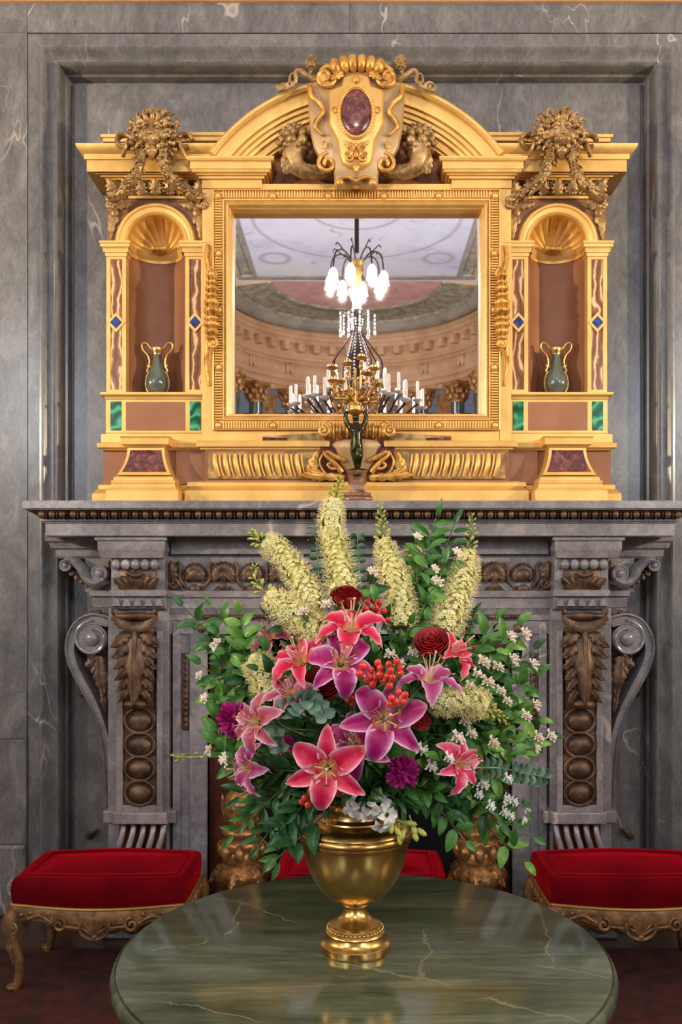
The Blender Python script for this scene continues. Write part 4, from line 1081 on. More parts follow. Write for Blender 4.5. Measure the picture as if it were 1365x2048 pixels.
for s in (1,-1):
    def endscroll(b):
        Yq = 4.25; k = Yq*K; c_ = (MXX(s,350,Yq), wz(1152,Yq))
        b.tube(spiral((c_[0], wz(1166,Yq)), 13*k, 2*k, math.pi/2, 1.6*s, Yq-0.01, 24), 4*k, 8)
        acanthus(b, (c_[0]-s*2*k,Yq,wz(1170,Yq)), (MXX(s,344,Yq),Yq-0.02,wz(1120,Yq)), 12*k, 0.02, 4)
        b.tube(bez([(c_[0]+s*10*k,Yq,wz(1160,Yq)),(MXX(s,366,Yq),Yq-0.01,wz(1178,Yq)),(MXX(s,382,Yq),Yq-0.01,wz(1180,Yq))],10), 2.6*k, 6)
    mpart('leaf_scroll', endscroll, 'bronze_carving', smooth=60)
    # jamb and slips
    mpart('jamb', lambda b: (b.cbox(MXX(s,345,4.25), MXX(s,416,4.25), 4.25, 4.53, 0, wz(1262,4.25), 0.006),
                             b.cbox(MXX(s,346,4.25), MXX(s,362,4.25), 4.235, 4.30, 0, wz(1245,4.25), 0.004),
                             b.cbox(MXX(s,380,4.25), MXX(s,416,4.25), 4.235, 4.30, 0, wz(1265,4.25), 0.004)))
    mpart('carved_strip', lambda b: [b.cbox(MXX(s,364,4.242), MXX(s,378,4.242), 4.240, 4.26, wz(1460,4.242), wz(1306,4.242), 0.003)] +
          [b.ell((MXX(s,371,4.24),4.240,wz(1313+i*11.5,4.24)),(0.011,0.006,0.012),None,7,5) for i in range(13)], 'bronze_carving', smooth=60)
    mpart('corner_knob', lambda b: b.ell((MXX(s,403,4.23),4.236,wz(1256,4.23)),(0.022,0.016,0.022),None,14,8), 'bronze_carving', smooth=70)
    mpart('red_slip', lambda b: b.box(MXX(s,416,4.28), MXX(s,474,4.28), 4.30, 4.53, 0, wz(1262,4.28)), 'red_slip')
    # console block -----------------------------------------------------------
    YB = 4.135; kb = YB*K
    x0, x1 = sorted((MXX(s,203,YB), MXX(s,325,YB)))
    mpart('console_cap', lambda b: b.mould(x0, x1, YB, 4.50, [(0.0,wz(1116,YB)),(0.004,wz(1113,YB)),(0.006,wz(1106,YB)),(0.012,wz(1101,YB)),(0.014,wz(1099,YB)),(0.014,wz(1083,YB)),(0.024,wz(1081,YB)),(0.026,wz(1070,YB))]), smooth=30)
    mpart('side_return', lambda b: b.mould(*sorted((MXX(s,118,4.30),MXX(s,205,4.30))), 4.30, 4.53, [(0.0,wz(1117,4.3)),(0.01,wz(1112,4.29)),(0.012,wz(1100,4.29)),(0.03,wz(1096,4.28)),(0.036,wz(1086,4.27)),(0.05,wz(1082,4.26)),(0.052,wz(1066,4.26))]), smooth=30)
    mpart('console_body', lambda b: (b.box(MXX(s,222,4.16), MXX(s,330,4.16), 4.165, 4.50, wz(1184,4.16), wz(1113,4.16)),
                                     b.box(MXX(s,170,4.30), MXX(s,230,4.30), 4.30, 4.53, wz(1184,4.30), wz(1113,4.30))))
    ball = mpart('ball_row', lambda b: b.tube([(MXX(s,226,4.15),4.165,wz(1129,4.15)),(MXX(s,320,4.15),4.165,wz(1129,4.15))], 8.5*kb, 10), 'marble_mantel')
    for i in range(5):
        mpart('ball', lambda b: b.ell((MXX(s,232+i*19.5,4.15),4.150,wz(1129,4.15)),(9.4*kb,10*kb,11*kb),None,14,9), 'marble_mantel', parent=ball, smooth=80)
    def capleaf(b):
        Yq = 4.158
        b.cbox(MXX(s,238,Yq), MXX(s,312,Yq), Yq-0.004, 4.18, wz(1181,Yq), wz(1140,Yq), 0.004)
        for k_ in range(7):
            a = (k_-3)/3
            acanthus(b, (MXX(s,275+12*a,Yq),Yq,wz(1180,Yq)), (MXX(s,275+46*a,Yq),Yq-0.035+0.012*abs(a),wz(1140+abs(a)*16,Yq)), 12*kb, 0.016, 3)
        b.tube(bez([(MXX(s,258,Yq),Yq-0.03,wz(1146,Yq)),(MXX(s,275,Yq),Yq-0.036,wz(1152,Yq)),(MXX(s,292,Yq),Yq-0.03,wz(1146,Yq))],8), 5*kb, 7)
    mpart('leaf_capital', capleaf, 'bronze_carving', smooth=60)
    def ear(b):
        Yq = 4.27; k = Yq*K
        pts = bez([(MXX(s,135,Yq),Yq,wz(1122,Yq)),(MXX(s,150,Yq),Yq,wz(1122,Yq)),(MXX(s,165,Yq),Yq,wz(1138,Yq)),(MXX(s,178,Yq),Yq,wz(1160,Yq)),(MXX(s,196,Yq),Yq,wz(1168,Yq)),(MXX(s,214,Yq),Yq,wz(1160,Yq))],26)
        b.tube(pts, [10*k]*len(pts), 8, flat=2.4)
        for c_, r_ in (((134,1131),12),((202,1147),17)):
            b.tube([(MXX(s,c_[0],Yq),Yq-0.028,wz(c_[1],Yq)),(MXX(s,c_[0],Yq),Yq+0.03,wz(c_[1],Yq))], r_*k, 20)
            b.ell((MXX(s,c_[0],Yq),Yq-0.030,wz(c_[1],Yq)),(r_*0.5*k,0.012,r_*0.5*k),None,12,6)
            b.tube([Vector((MXX(s,c_[0],Yq)+r_*0.86*k*math.cos(t_),Yq-0.028,wz(c_[1],Yq)+r_*0.86*k*math.sin(t_))) for t_ in [i*2*math.pi/20 for i in range(21)]], 2*k, 6)
    mpart('ear_scroll', ear, smooth=50)
    def earleaf(b):
        Yq = 4.29; k = Yq*K
        for i in range(4): acanthus(b, (MXX(s,150+9*i,Yq),Yq,wz(1136+9*i,Yq)), (MXX(s,143+11*i,Yq),Yq-0.02,wz(1154+8*i,Yq)), 7*k, 0.012, 2)
    mpart('fan_leaf', lambda b: acanthus(b, (MXX(s,215,4.29),4.29,wz(1158,4.29)), (MXX(s,222,4.29),4.27,wz(1120,4.29)), 13*4.29*K, 0.014, 4), 'bronze_carving', smooth=60)
    mpart('ear_leaf', earleaf, 'bronze_carving', smooth=60)
    mpart('abacus', lambda b: (b.mould(*sorted((MXX(s,226,4.15),MXX(s,328,4.15))), 4.155, 4.50, [(0.0,wz(1194,4.15)),(0.012,wz(1192,4.15)),(0.014,wz(1181,4.15)),(0.006,wz(1179,4.15))]),
                               b.mould(*sorted((MXX(s,186,4.29),MXX(s,240,4.29))), 4.29, 4.53, [(0.0,wz(1194,4.29)),(0.012,wz(1192,4.29)),(0.014,wz(1181,4.29)),(0.0,wz(1179,4.29))])))
    dn = mpart('dentil_block', lambda b: (b.cbox(MXX(s,222,4.16), MXX(s,331,4.16), 4.168, 4.50, wz(1218,4.16), wz(1192,4.16), 0.004), b.cbox(MXX(s,184,4.29), MXX(s,240,4.29), 4.295, 4.53, wz(1216,4.29), wz(1192,4.29), 0.004)))
    for i in range(5):
        xc_ = 232+i*21.5
        mpart('dentil', lambda b: b.prism([(MXX(s,xc_-9,4.15),wz(1213,4.15)),(MXX(s,xc_+9,4.15),wz(1213,4.15)),(MXX(s,xc_+3.5,4.15),wz(1198,4.15)),(MXX(s,xc_-3.5,4.15),wz(1198,4.15))], 4.146, 4.172, 0.004), parent=dn, smooth=None)
    # pilaster shaft, leaf, roundels
    YPi = 4.155
    mpart('pilaster_shaft', lambda b: (b.cbox(MXX(s,216,4.2), MXX(s,338,4.2), 4.20, 4.50, 0, wz(1216,4.2), 0.005),
                                       b.cbox(MXX(s,232,YPi), MXX(s,246,YPi), YPi, 4.22, wz(1625,YPi), wz(1262,YPi), 0.003),
                                       b.cbox(MXX(s,313,YPi), MXX(s,325,YPi), YPi, 4.22, wz(1625,YPi), wz(1262,YPi), 0.003),
                                       b.cbox(MXX(s,246,YPi), MXX(s,313,YPi), YPi, 4.22, wz(1625,YPi), wz(1611,YPi), 0.003)))
    def crown(b):
        Yq = 4.13; k = Yq*K; cx_ = MXX(s,273,Yq)
        def fn(a, t_):
            ph = math.radians(-8-164*a); rib = 1-0.06*abs(math.sin(11*ph))
            r = 1*t_*rib
            return (cx_+50*k*r*math.cos(ph), Yq+0.05-0.085*math.sin(math.pi*(0.08+0.5*t_)), wz(1228,Yq)+38*k*r*math.sin(ph))
        b.grid(fn, 44, 8)
        for sg in (-1,1): acanthus(b, (cx_+sg*30*k,Yq-0.01,wz(1238,Yq)), (cx_+sg*46*k,Yq-0.03,wz(1216,Yq)), 9*k, 0.014, 2)
        b.ell((cx_,Yq-0.02,wz(1232,Yq)),(46*k,0.03,9*k),None,18,8)
    mpart('leaf_crown', crown, 'bronze_carving', smooth=60)
    def bigleaf(b):
        Yq = 4.14; k = Yq*K; cx_ = MXX(s,273,Yq)
        b.cbox(cx_-33*k, cx_+33*k, 4.165, 4.22, wz(1425,Yq), wz(1255,Yq), 0.004)
        acanthus(b, (cx_,Yq,wz(1258,Yq)), (cx_,Yq-0.03,wz(1412,Yq)), 22*k, 0.045, 3, n=26)
        for i in range(6):
            for sg in (-1,1):
                y0 = 1262+i*22
                acanthus(b, (cx_+sg*8*k,Yq-0.012,wz(y0,Yq)), (cx_+sg*(47-3.2*i)*k,Yq-0.014,wz(y0+34,Yq)), (15-1.0*i)*k, 0.024, 4, (sg*0.35,-1,0.2), 0.6)
        b.tube([(cx_,Yq-0.030,wz(1262,Yq)),(cx_,Yq-0.052,wz(1330,Yq)),(cx_,Yq-0.03,wz(1400,Yq))], [6*k,4*k,3*k], 8)
        b.ell((cx_,Yq-0.018,wz(1408,Yq)),(24*k,0.03,10*k),None,12,7)
    mpart('acanthus_leaf', bigleaf, 'bronze_carving', smooth=60)
    strip = mpart('roundel_strip', lambda b: b.cbox(MXX(s,246,4.165), MXX(s,313,4.165), 4.166, 4.22, wz(1611,4.16), wz(1420,4.16), 0.004), 'bronze_carving')
    for yy in (1442,1490,1538,1586):
        def rnd(b):
            Yq = 4.158; k = Yq*K; c_ = Vector((MXX(s,279.5,Yq),Yq,wz(yy,Yq)))
            b.tube([c_+Vector((30*k*math.cos(t_),0,25*k*math.sin(t_))) for t_ in [i*2*math.pi/28 for i in range(29)]], 3.6*k, 7)
            b.ell(c_+Vector((0,0.012,-2*k)), (25*k,0.026,19*k), None, 18, 9)
        mpart('roundel', rnd, 'bronze_carving', parent=strip, smooth=60)
    mpart('console_foot', lambda b: (b.cbox(MXX(s,225,4.13), MXX(s,334,4.13), 4.135, 4.50, wz(1650,4.13), wz(1627,4.13), 0.004),
                                     b.cbox(MXX(s,207,4.2), MXX(s,352,4.2), 4.19, 4.50, wz(1646,4.2), wz(1622,4.2), 0.004)))
    foot = mpart('foot_block', lambda b: b.box(MXX(s,235,4.17), MXX(s,330,4.17), 4.195, 4.50, 0, wz(1650,4.17)), 'red_slip')
    for i in range(5):
        def gf(b):
            Yq = 4.165; x_ = 243+i*20
            b.tube(bez([(MXX(s,x_+4,Yq),Yq+0.01,wz(1652,Yq)),(MXX(s,x_+2,Yq),Yq-0.012,wz(1672,Yq)),(MXX(s,x_-5,Yq),Yq-0.02,wz(1700,Yq)),(MXX(s,x_-8,Yq),Yq,wz(1745,Yq))],12), 6*Yq*K, 8)
        mpart('foot_gadroon', gf, parent=foot, smooth=60)
    mpart('foot_base', lambda b: b.cbox(MXX(s,205,4.13), MXX(s,345,4.13), 4.12, 4.50, 0, wz(1745,4.13), 0.008))
    # great side scroll
    def vol(b):
        Yq = 4.30; k = Yq*K; c_ = Vector((MXX(s,188,Yq),Yq,wz(1277,Yq)))
        path = [(MXX(s,px_,Yq),wz(py_,Yq)) for px_, py_ in ((222,1232),(190,1226),(160,1236),(140,1262),(133,1296),(140,1330),(156,1364),(174,1396),(190,1430),(203,1470),(210,1520),(213,1570),(214,1622))]
        P = bez([(x_,Yq,z_) for x_, z_ in path], 60)
        wv = [22*k*(1-0.35*i/(len(P)-1)) for i in range(len(P))]
        n = len(P); vs_ = []
        for i, q in enumerate(P):
            t_ = (P[min(i+1,n-1)]-P[max(0,i-1)]).normalized(); nn = Vector((t_.z,0,-t_.x))*s*-1
            w_ = wv[i]
            for off, Y in ((-0.0,4.45),(-0.0,Yq-0.03),(0.16,Yq-0.038),(0.24,Yq-0.03),(0.30,Yq-0.022),(0.82,Yq-0.022),(0.88,Yq-0.034),(1.0,Yq-0.034),(1.0,4.45)):
                vs_.append(q + nn*w_*off + Vector((0,Y-Yq,0)))
        m_ = 9
        b.add(vs_, [(i*m_+j,i*m_+j+1,(i+1)*m_+j+1,(i+1)*m_+j) for i in range(n-1) for j in range(m_-1)])
        # eye of the volute
        b.tube([(c_.x,Yq-0.03,c_.z),(c_.x,Yq+0.1,c_.z)], 30*k, 28)
        b.tube(spiral((c_.x,c_.z), 36*k, 20*k, math.pi/2, 1.0*s, Yq-0.03, 30), 4*k, 8)
        b.ell((c_.x,Yq-0.03,c_.z),(15*k,0.022,15*k),None,18,10)
    mpart('side_scroll', vol, smooth=45)
    def sleaf(b):
        Yq = 4.275; k = Yq*K
        for i in range(4): acanthus(b, (MXX(s,196+5*i,Yq),Yq,wz(1318+8*i,Yq)), (MXX(s,172+15*i,Yq),Yq-0.02,wz(1334+14*i,Yq)), 14*k, 0.02, 3)
        acanthus(b, (MXX(s,196,Yq),Yq,wz(1312,Yq)), (MXX(s,212,Yq),Yq-0.02,wz(1392,Yq)), 18*k, 0.03, 5)
        acanthus(b, (MXX(s,206,Yq),Yq,wz(1380,Yq)), (MXX(s,214,Yq),Yq-0.012,wz(1425,Yq)), 8*k, 0.02, 3)
    mpart('scroll_leaf', sleaf, 'bronze_carving', smooth=60)
    mpart('wall_knob', lambda b: b.ell((MXX(s,163,4.48),4.51,wz(1389,4.48)),(8*4.4*K,0.02,7*4.4*K),None,12,8), 'bronze_carving', smooth=70)
    mpart('wall_leaf', lambda b: acanthus(b, (MXX(s,168,4.48),4.51,wz(1680,4.48)), (MXX(s,198,4.48),4.49,wz(1656,4.48)), 7*4.4*K, 0.016, 3), 'bronze_carving', smooth=60)
    mpart('scroll_crest', lambda b: acanthus(b, (MXX(s,206,4.32),4.32,wz(1224,4.32)), (MXX(s,150,4.32),4.31,wz(1240,4.32)), 8*4.3*K, 0.02, 4), 'bronze_carving', smooth=60)
# ------------------------------------------------------------------ niche vases
def make_vase(loc, label):
    v = thing('handled_vase', label, 'vase', loc, 'celadon vases in the niches')
    x, y, z = loc; k = 4.38*K
    def prt(name, f, m, parent=None, **kw):
        mb = MB(); f(mb); return obj(name, mb, m, parent or v, kw.get('smooth', 60))
    prt('body', lambda b: b.lathe([(12*k,0.004),(15*k,3*k),(20*k,14*k),(22.5*k,26*k),(21*k,38*k),(16*k,50*k),(11*k,62*k),(8.2*k,74*k),(7.5*k,84*k),(8.5*k,90*k)], loc, 40, lobes=12, amp=0.05), 'celadon')
    prt('foot', lambda b: (b.lathe([(17*k,0.0),(17.5*k,2*k),(14*k,4*k),(13*k,6*k)], loc, 24), [b.ell((x+17*k*math.cos(a),y+17*k*math.sin(a),z+2*k),(4*k,4*k,2*k),None,8,5) for a in [i*math.pi/2+0.4 for i in range(4)]]), 'gilt_bright')
    prt('rim', lambda b: b.lathe([(8.2*k,84*k),(9*k,90*k),(12*k,96*k),(11*k,98*k),(8*k,97*k),(7*k,90*k)], loc, 20, lobes=8, amp=0.1), 'gilt_bright')
    for sg in (-1,1):
        q = lambda dx, h: (x+sg*dx*k, y-0.002, z+h*k)
        prt('handle', lambda b: (b.tube(bez([q(9,94),q(14,98),q(20,106),q(27,108),q(31,103),q(28,93),q(20,84),q(16,74),q(17,62),q(21,50)],36), [2.3*k]*37, 8),
                                 [b.ell(q(16+dx,h),(3*k,2.2*k,3.6*k),None,7,5) for dx, h in ((0,70),(3,62),(-1,60),(4,54),(1,76),(2,48))]), 'gilt_bright')
        prt('gilt_edge', lambda b: b.tube(bez([q(15,4),q(21,13),q(24,26),q(22,40),q(17,52)],14), 1.3*k, 6), 'gilt_bright')
    return v
for s in (1,-1):
    make_vase((X(s,315,4.385), 4.385, wz(784,4.273)), 'grey-green celadon vase with gilt loop handles standing in a shell niche')

# ------------------------------------------------------------------ bronze figure candelabrum on the shelf
cy = 4.115; ck = cy*K; cx0 = wx(715, cy)
cand = thing('figure_candelabrum', 'dark bronze figure raising a gilt branched candelabrum on the mantel shelf', 'candelabrum', (cx0, cy, SHELF_Z))
def kpart(name, f, m, parent=None, smooth=60):
    mb = MB(); f(mb); return obj(name, mb, m, parent or cand, smooth)
def Q(px, py, d=0.0): return Vector((wx(px,cy), cy-d, wz(py,cy)))
zp = SHELF_Z
kpart('foot_slab', lambda b: (b.cbox(cx0-30*ck, cx0+30*ck, cy-0.07, cy+0.07, zp, zp+9*ck, 0.004), b.cbox(cx0-27*ck, cx0+27*ck, cy-0.063, cy+0.063, zp+9*ck, zp+17*ck, 0.004)), 'base_stone')
ped = kpart('pedestal', lambda b: (b.lathe([(21*ck,17*ck),(20*ck,20*ck),(19*ck,24*ck),(18.5*ck,26*ck),(18.5*ck,58*ck),(19.5*ck,60*ck),(20*ck,63*ck)], (cx0,cy,zp), 8)), 'base_stone', smooth=30)
kpart('pedestal_mount', lambda b: (b.lathe([(20*ck,63*ck),(20.5*ck,64*ck),(19*ck,66*ck),(12*ck,67*ck)], (cx0,cy,zp), 20), [b.ell(Q(715+dx,952,0.046),(3.2*ck,0.005,3.2*ck),None,8,5) for dx in (-5,5,0)]), 'bronze_green', parent=ped)
# the figure: one skinned body
def skin_figure(name, verts, edges, radii, root, m, parent):
    me = bpy.data.meshes.new(name)
    W = ROOT[parent]
    me.from_pydata([tuple(W @ Vector(v)) for v in verts], edges, [])
    o = bpy.data.objects.new(name, me); COL.objects.link(o); o.parent = parent
    sk = o.modifiers.new('skin', 'SKIN'); sk.use_smooth_shade = True
    for i, r in enumerate(radii):
        sv = me.skin_vertices[0].data[i]; sv.radius = (r, r)
        sv.use_root = (i == root)
    ss = o.modifiers.new('subd', 'SUBSURF'); ss.levels = 2; ss.render_levels = 2
    me.materials.append(M[m])
    return o
# bake the skin surface into a plain mesh
def baked_skin(name, verts, edges, radii, root, m, parent):
    o = skin_figure(name, verts, edges, radii, root, m, parent)
    dg = bpy.context.evaluated_depsgraph_get(); dg.update()
    me = bpy.data.meshes.new_from_object(o.evaluated_get(dg))
    o.modifiers.clear(); o.data = me
    if not me.materials: me.materials.append(M[m])
    me.polygons.foreach_set('use_smooth', [True]*len(me.polygons))
    return o
fv = [Q(713,893),Q(714,880,0.004),Q(714,868,0.006),Q(713,857,0.004),Q(712,850),Q(712,843),            # pelvis .. neck
      Q(709,902,0.004),Q(713,917,0.010),Q(714,930,0.0),Q(714,939,0.006),                               # front leg
      Q(719,901),Q(719,914,0.018),Q(717,928,-0.006),Q(717,939,-0.002),                                  # rear leg
      Q(701,856),Q(694,846),Q(691,833),Q(694,823),                                                      # left arm raised
      Q(724,856),Q(731,846),Q(733,832),Q(729,822),
      Q(712,836,0.004),Q(712,829,0.004)]
fe = [(0,1),(1,2),(2,3),(3,4),(4,5),(0,6),(6,7),(7,8),(8,9),(0,10),(10,11),(11,12),(12,13),(3,14),(14,15),(15,16),(16,17),(3,18),(18,19),(19,20),(20,21),(5,22),(22,23)]
fr_ = [11,9,9.5,10,6,4,8.5,6.5,5,4,8.5,6.5,5,4,5.5,4.6,3.8,3.2,5.5,4.6,3.8,3.2,6.2,5]
baked_skin('figure', fv, fe, [r*1.3*ck for r in fr_], 0, 'bronze_green', cand)
kpart('bowl', lambda b: b.lathe([(5*ck,0),(7*ck,3*ck),(6*ck,6*ck),(11*ck,10*ck),(16*ck,14*ck),(17*ck,18*ck),(15*ck,22*ck),(16*ck,25*ck),(12*ck,27*ck)], (wx(711,cy),cy,wz(838,cy)), 20), 'gilt_branch')
def stemf(b):
    b.lathe([(9*ck,0),(12*ck,6*ck),(8*ck,14*ck),(10*ck,22*ck),(5*ck,34*ck),(6*ck,46*ck),(3*ck,60*ck),(2.5*ck,76*ck)], (wx(711,cy),cy,wz(812,cy)), 14)
    rr = random.Random(8)
    for i in range(46):
        a = rr.uniform(0,2*math.pi); r_ = rr.uniform(4,20); h = rr.uniform(790,812)-r_*0.4
        c_ = Q(711+r_*math.cos(a), h, 0.0)+Vector((0,r_*ck*math.sin(a),0))
        acanthus(b, c_, c_+Vector((math.cos(a),math.sin(a),0.5))*9*ck, 3.4*ck, 0.006, 2, (0,-1,0.3), 0.3, 5)
kpart('foliate_stem', stemf, 'gilt_branch')
arm_tips = [(664,738,0.0,0),(697,736,0.06,0),(723,718,0.0,1),(748,745,0.05,0),(756,766,-0.05,0),(680,760,-0.05,0),(735,758,0.08,0),(668,772,0.08,0)]
for px_, py_, d, big in arm_tips:
    def armf(b):
        dx = px_-711
        P = bez([Q(711,800), Q(711+dx*0.5, 808-6, d*0.6), Q(711+dx*1.02, py_+30, d), Q(711+dx*0.82, py_+16, d), Q(px_, py_+2, d)], 20)
        b.tube(P, [3.0*ck-0.0012*i/20 for i in range(len(P))], 7)
        for t_ in (0.3,0.5,0.68,0.85):
            q = P[int(t_*(len(P)-1))]; acanthus(b, q, q+Vector((0.012*(1 if dx>0 else -1),-0.01,0.012)), 3.6*ck, 0.006, 2, (0,-1,0.4), 0.3, 5)
            b.ell(q+Vector((0,-0.006,0)), 2.6*ck, None, 6, 4)
    am = kpart('branch', armf, 'gilt_branch')
    kpart('drip_cup', lambda b: b.lathe([(2*ck,0),(9*ck,3*ck),(11*ck,6*ck),(9*ck,7*ck),(6*ck,6*ck),(6.5*ck,12*ck),(5*ck,13*ck)], tuple(Q(px_,py_+3,d)), 14, lobes=6, amp=0.12), 'gilt_branch', parent=am)

# ------------------------------------------------------------------ the great chandelier (seen in the mirror)
hv = 13.0; hy = vy(hv); hk = hv*K
chz = lambda py: EYE-(py-1180)*hk
chan = thing('chandelier', 'large crystal chandelier with glowing flower shades and white candles hanging on a dark rod', 'chandelier', (0, hy, CEIL))
def hpart(name, f, m, parent=None, smooth=60, stuff=False):
    mb = MB(); f(mb); return obj(name, mb, m, parent or chan, smooth, stuff)
hpart('rod', lambda b: (b.tube([(0,hy,CEIL),(0,hy,chz(505))], 4.5*hk, 12), b.lathe([(0.30,CEIL-0.01),(0.26,CEIL-0.06),(0.10,CEIL-0.14),(0.04,CEIL-0.2)], (0,hy,0), 20)), 'dark_metal')
hpart('stem', lambda b: b.lathe([(9*hk,chz(584)),(11*hk,chz(578)),(8*hk,chz(572)),(11*hk,chz(562)),(8*hk,chz(556)),(13*hk,chz(546)),(10*hk,chz(540)),(14*hk,chz(530)),(15*hk,chz(524)),(6*hk,chz(518))], (0,hy,0), 16), 'gilt_bright')
hpart('glass_vase', lambda b: b.lathe([(6*hk,chz(622)),(10*hk,chz(620)),(8*hk,chz(616)),(8*hk,chz(606)),(14*hk,chz(588)),(16*hk,chz(580)),(9*hk,chz(578))], (0,hy,0), 16, lobes=8, amp=0.1), 'crystal')
hpart('pear_body', lambda b: b.lathe([(9*hk,chz(622)),(7*hk,chz(640)),(8*hk,chz(662)),(12*hk,chz(690)),(20*hk,chz(715)),(16*hk,chz(740)),(24*hk,chz(770)),(14*hk,chz(800)),(18*hk,chz(830)),(6*hk,chz(850))], (0,hy,0), 14), 'dark_metal')
for i in range(8):
    a = i*math.pi/4 + 0.22; ca, sa = math.cos(a), math.sin(a)
    q = lambda r, py: Vector((r*hk*ca, hy+r*hk*sa, chz(py)))
    am = hpart('upper_arm', lambda b: (b.tube(bez([q(10,528),q(22,512),q(36,506),q(50,516),q(55,545)],16), 1.6*hk, 6), b.tube(bez([q(30,507),q(40,498),q(46,494),q(49,500)],8), 1.2*hk, 5)), 'dark_metal')
    hpart('flower_shade', lambda b: b.lathe([(2.5*hk,chz(546)),(5*hk,chz(549)),(8*hk,chz(557)),(8*hk,chz(566)),(10*hk,chz(575)),(6*hk,chz(577))], (55*hk*ca, hy+55*hk*sa, 0), 12, lobes=6, amp=0.15), 'bulb', parent=am)
    add_light('chandelier_shade_%d_offscreen' % (i+1), 'POINT', (55*hk*ca, hy+55*hk*sa, chz(582)), 45, (1.0, 0.86, 0.70), 0.025)
    hpart('pear_wire', lambda b: b.tube(bez([q(10,640),q(12,668),q(34,700),q(52,730),q(46,768),q(24,790)],20), 1.5*hk, 6), 'dark_metal')
    def bead_str(b):
        P = bez([q(12,640),q(8,668),q(16,700),q(24,735),q(20,770)],22)
        for w_ in P: b.ell(w_+Vector((0,0,0)), 2.2*hk, None, 6, 5)
    hpart('bead_string', bead_str, 'crystal', stuff=True)
for i in range(14):
    a = i*2*math.pi/14; rr_ = 26 if i % 2 else 36
    def drop(b):
        x_, y_ = rr_*hk*math.cos(a), hy+rr_*hk*math.sin(a)
        for k_, (py_, r_) in enumerate(((632,2.0),(640,1.8),(648,2.2),(656,2.0),(666,3.4))):
            b.ell((x_,y_,chz(py_)), (r_*hk,r_*hk,r_*1.8*hk), None, 6, 4)
    hpart('crystal_drop', drop, 'crystal')
    hpart('drop_arm', lambda b: b.tube([(0,hy,chz(630)),(rr_*hk*math.cos(a),hy+rr_*hk*math.sin(a),chz(628))], 0.9*hk, 5), 'dark_metal')
for ring_, n, rad, py0 in ((0,12,58,775),(1,16,98,800),(2,20,132,818)):
    for i in range(n):
        a = (i+0.5)*2*math.pi/n; ca, sa = math.cos(a), math.sin(a); kk = 1
        x_, y_ = rad*hk*ca, hy+rad*hk*sa
        py_ = py0 - 6*(i % 2)
        am = hpart('lower_arm', lambda b: b.tube(bez([(12*hk*ca,hy+12*hk*sa,chz(825)),(rad*0.6*hk*ca,hy+rad*0.6*hk*sa,chz(850)),(x_,y_,chz(py_+8))],10), 2.0*hk, 6), 'dark_metal')
        hpart('bobeche', lambda b: b.lathe([(2*hk,chz(py_+6)),(9*hk,chz(py_+2)),(10*hk,chz(py_)),(4*hk,chz(py_))], (x_,y_,0), 10), 'crystal', parent=am)
        hpart('candle', lambda b: b.tube([(x_,y_,chz(py_)),(x_,y_,chz(py_-34)),(x_,y_,chz(py_-36))], [3*hk,3*hk,1.5*hk], 8), 'candle', parent=am)

# ------------------------------------------------------------------ wall sconces (outside the picture, they light the wings)
for sgn, lab in ((-1,'gilt wall sconce with frosted bulbs on the side wall by the windows'),(1,'gilt wall sconce with frosted bulbs on the side wall by the windows')):
    sc = thing('wall_sconce', lab, 'sconce', (sgn*HALL_X, 1.1, 2.8), 'wall sconces')
    mb = MB(); mb.ell((sgn*(HALL_X-0.01),1.1,2.82),(0.05,0.16,0.32),None,16,10); obj('back_plate', mb, 'gold', sc, 60)
    cxs = sgn*(HALL_X-0.42)
    add_light('sconce_%s_offscreen' % ('left' if sgn < 0 else 'right'), 'POINT', (cxs, 1.1, 3.06), 960, WARM, 0.10)
    mb = MB(); mb.tube(bez([(sgn*(HALL_X-0.03),1.1,2.75),(sgn*(HALL_X-0.2),1.1,2.66),(cxs,1.1,2.83)],12), 0.02, 8); obj('arm', mb, 'gold', sc, 60)
    mb = MB(); mb.lathe([(0.03,2.80),(0.12,2.82),(0.26,2.86),(0.34,2.93),(0.345,2.945),(0.33,2.94),(0.25,2.875),(0.10,2.835),(0.02,2.83)], (cxs,1.1,0), 32); obj('bowl', mb, 'gold', sc, 50)  # unseen bowl, added to keep the sconce light off the lower scene
    for k_ in range(6):
        a = k_*math.pi/3
        mb = MB(); mb.ell((cxs+0.2*math.cos(a),1.1+0.2*math.sin(a),2.92), (0.03,0.03,0.045), None, 10, 8); obj('bulb', mb, 'bulb', sc, 60)

# ------------------------------------------------------------------ table and brass urn
TZ = 0.76; TY = 2.11; TX = 0.016
table = thing('round_table', 'round green marble table top on a gilt carved stand', 'table', (TX, TY, 0))
def tpart(name, f, m, parent=None, smooth=40):
    mb = MB(); f(mb); return obj(name, mb, m, parent or table, smooth)
R = 0.576
tp = [(0.02,TZ-0.045),(R-0.03,TZ-0.045),(R-0.012,TZ-0.043),(R-0.004,TZ-0.036),(R,TZ-0.026),(R-0.002,TZ-0.014),(R-0.006,TZ-0.007),(R-0.010,TZ-0.004),(R-0.011,TZ-0.0075),(R-0.014,TZ-0.0075),(R-0.015,TZ-0.001),(R-0.017,TZ),(0.02,TZ),(0.0005,TZ)]
tpart('top', lambda b: b.lathe(tp, (TX,TY,0), 128), 'marble_table', smooth=35)
tpart('apron', lambda b: b.lathe([(R-0.10,TZ-0.13),(R-0.06,TZ-0.12),(R-0.05,TZ-0.10),(R-0.05,TZ-0.06),(R-0.035,TZ-0.05),(R-0.03,TZ-0.045)], (TX,TY,0), 96), 'gilt_wood')
ap = MB()
for i in range(60):
    a = i*2*math.pi/60; rr_ = R-0.048
    ap.ell((TX+rr_*math.cos(a),TY+rr_*math.sin(a),TZ-0.08),(0.012,0.012,0.020),None,7,5)
obj('apron_beads', ap, 'gilt_wood', table, 60, stuff=True)
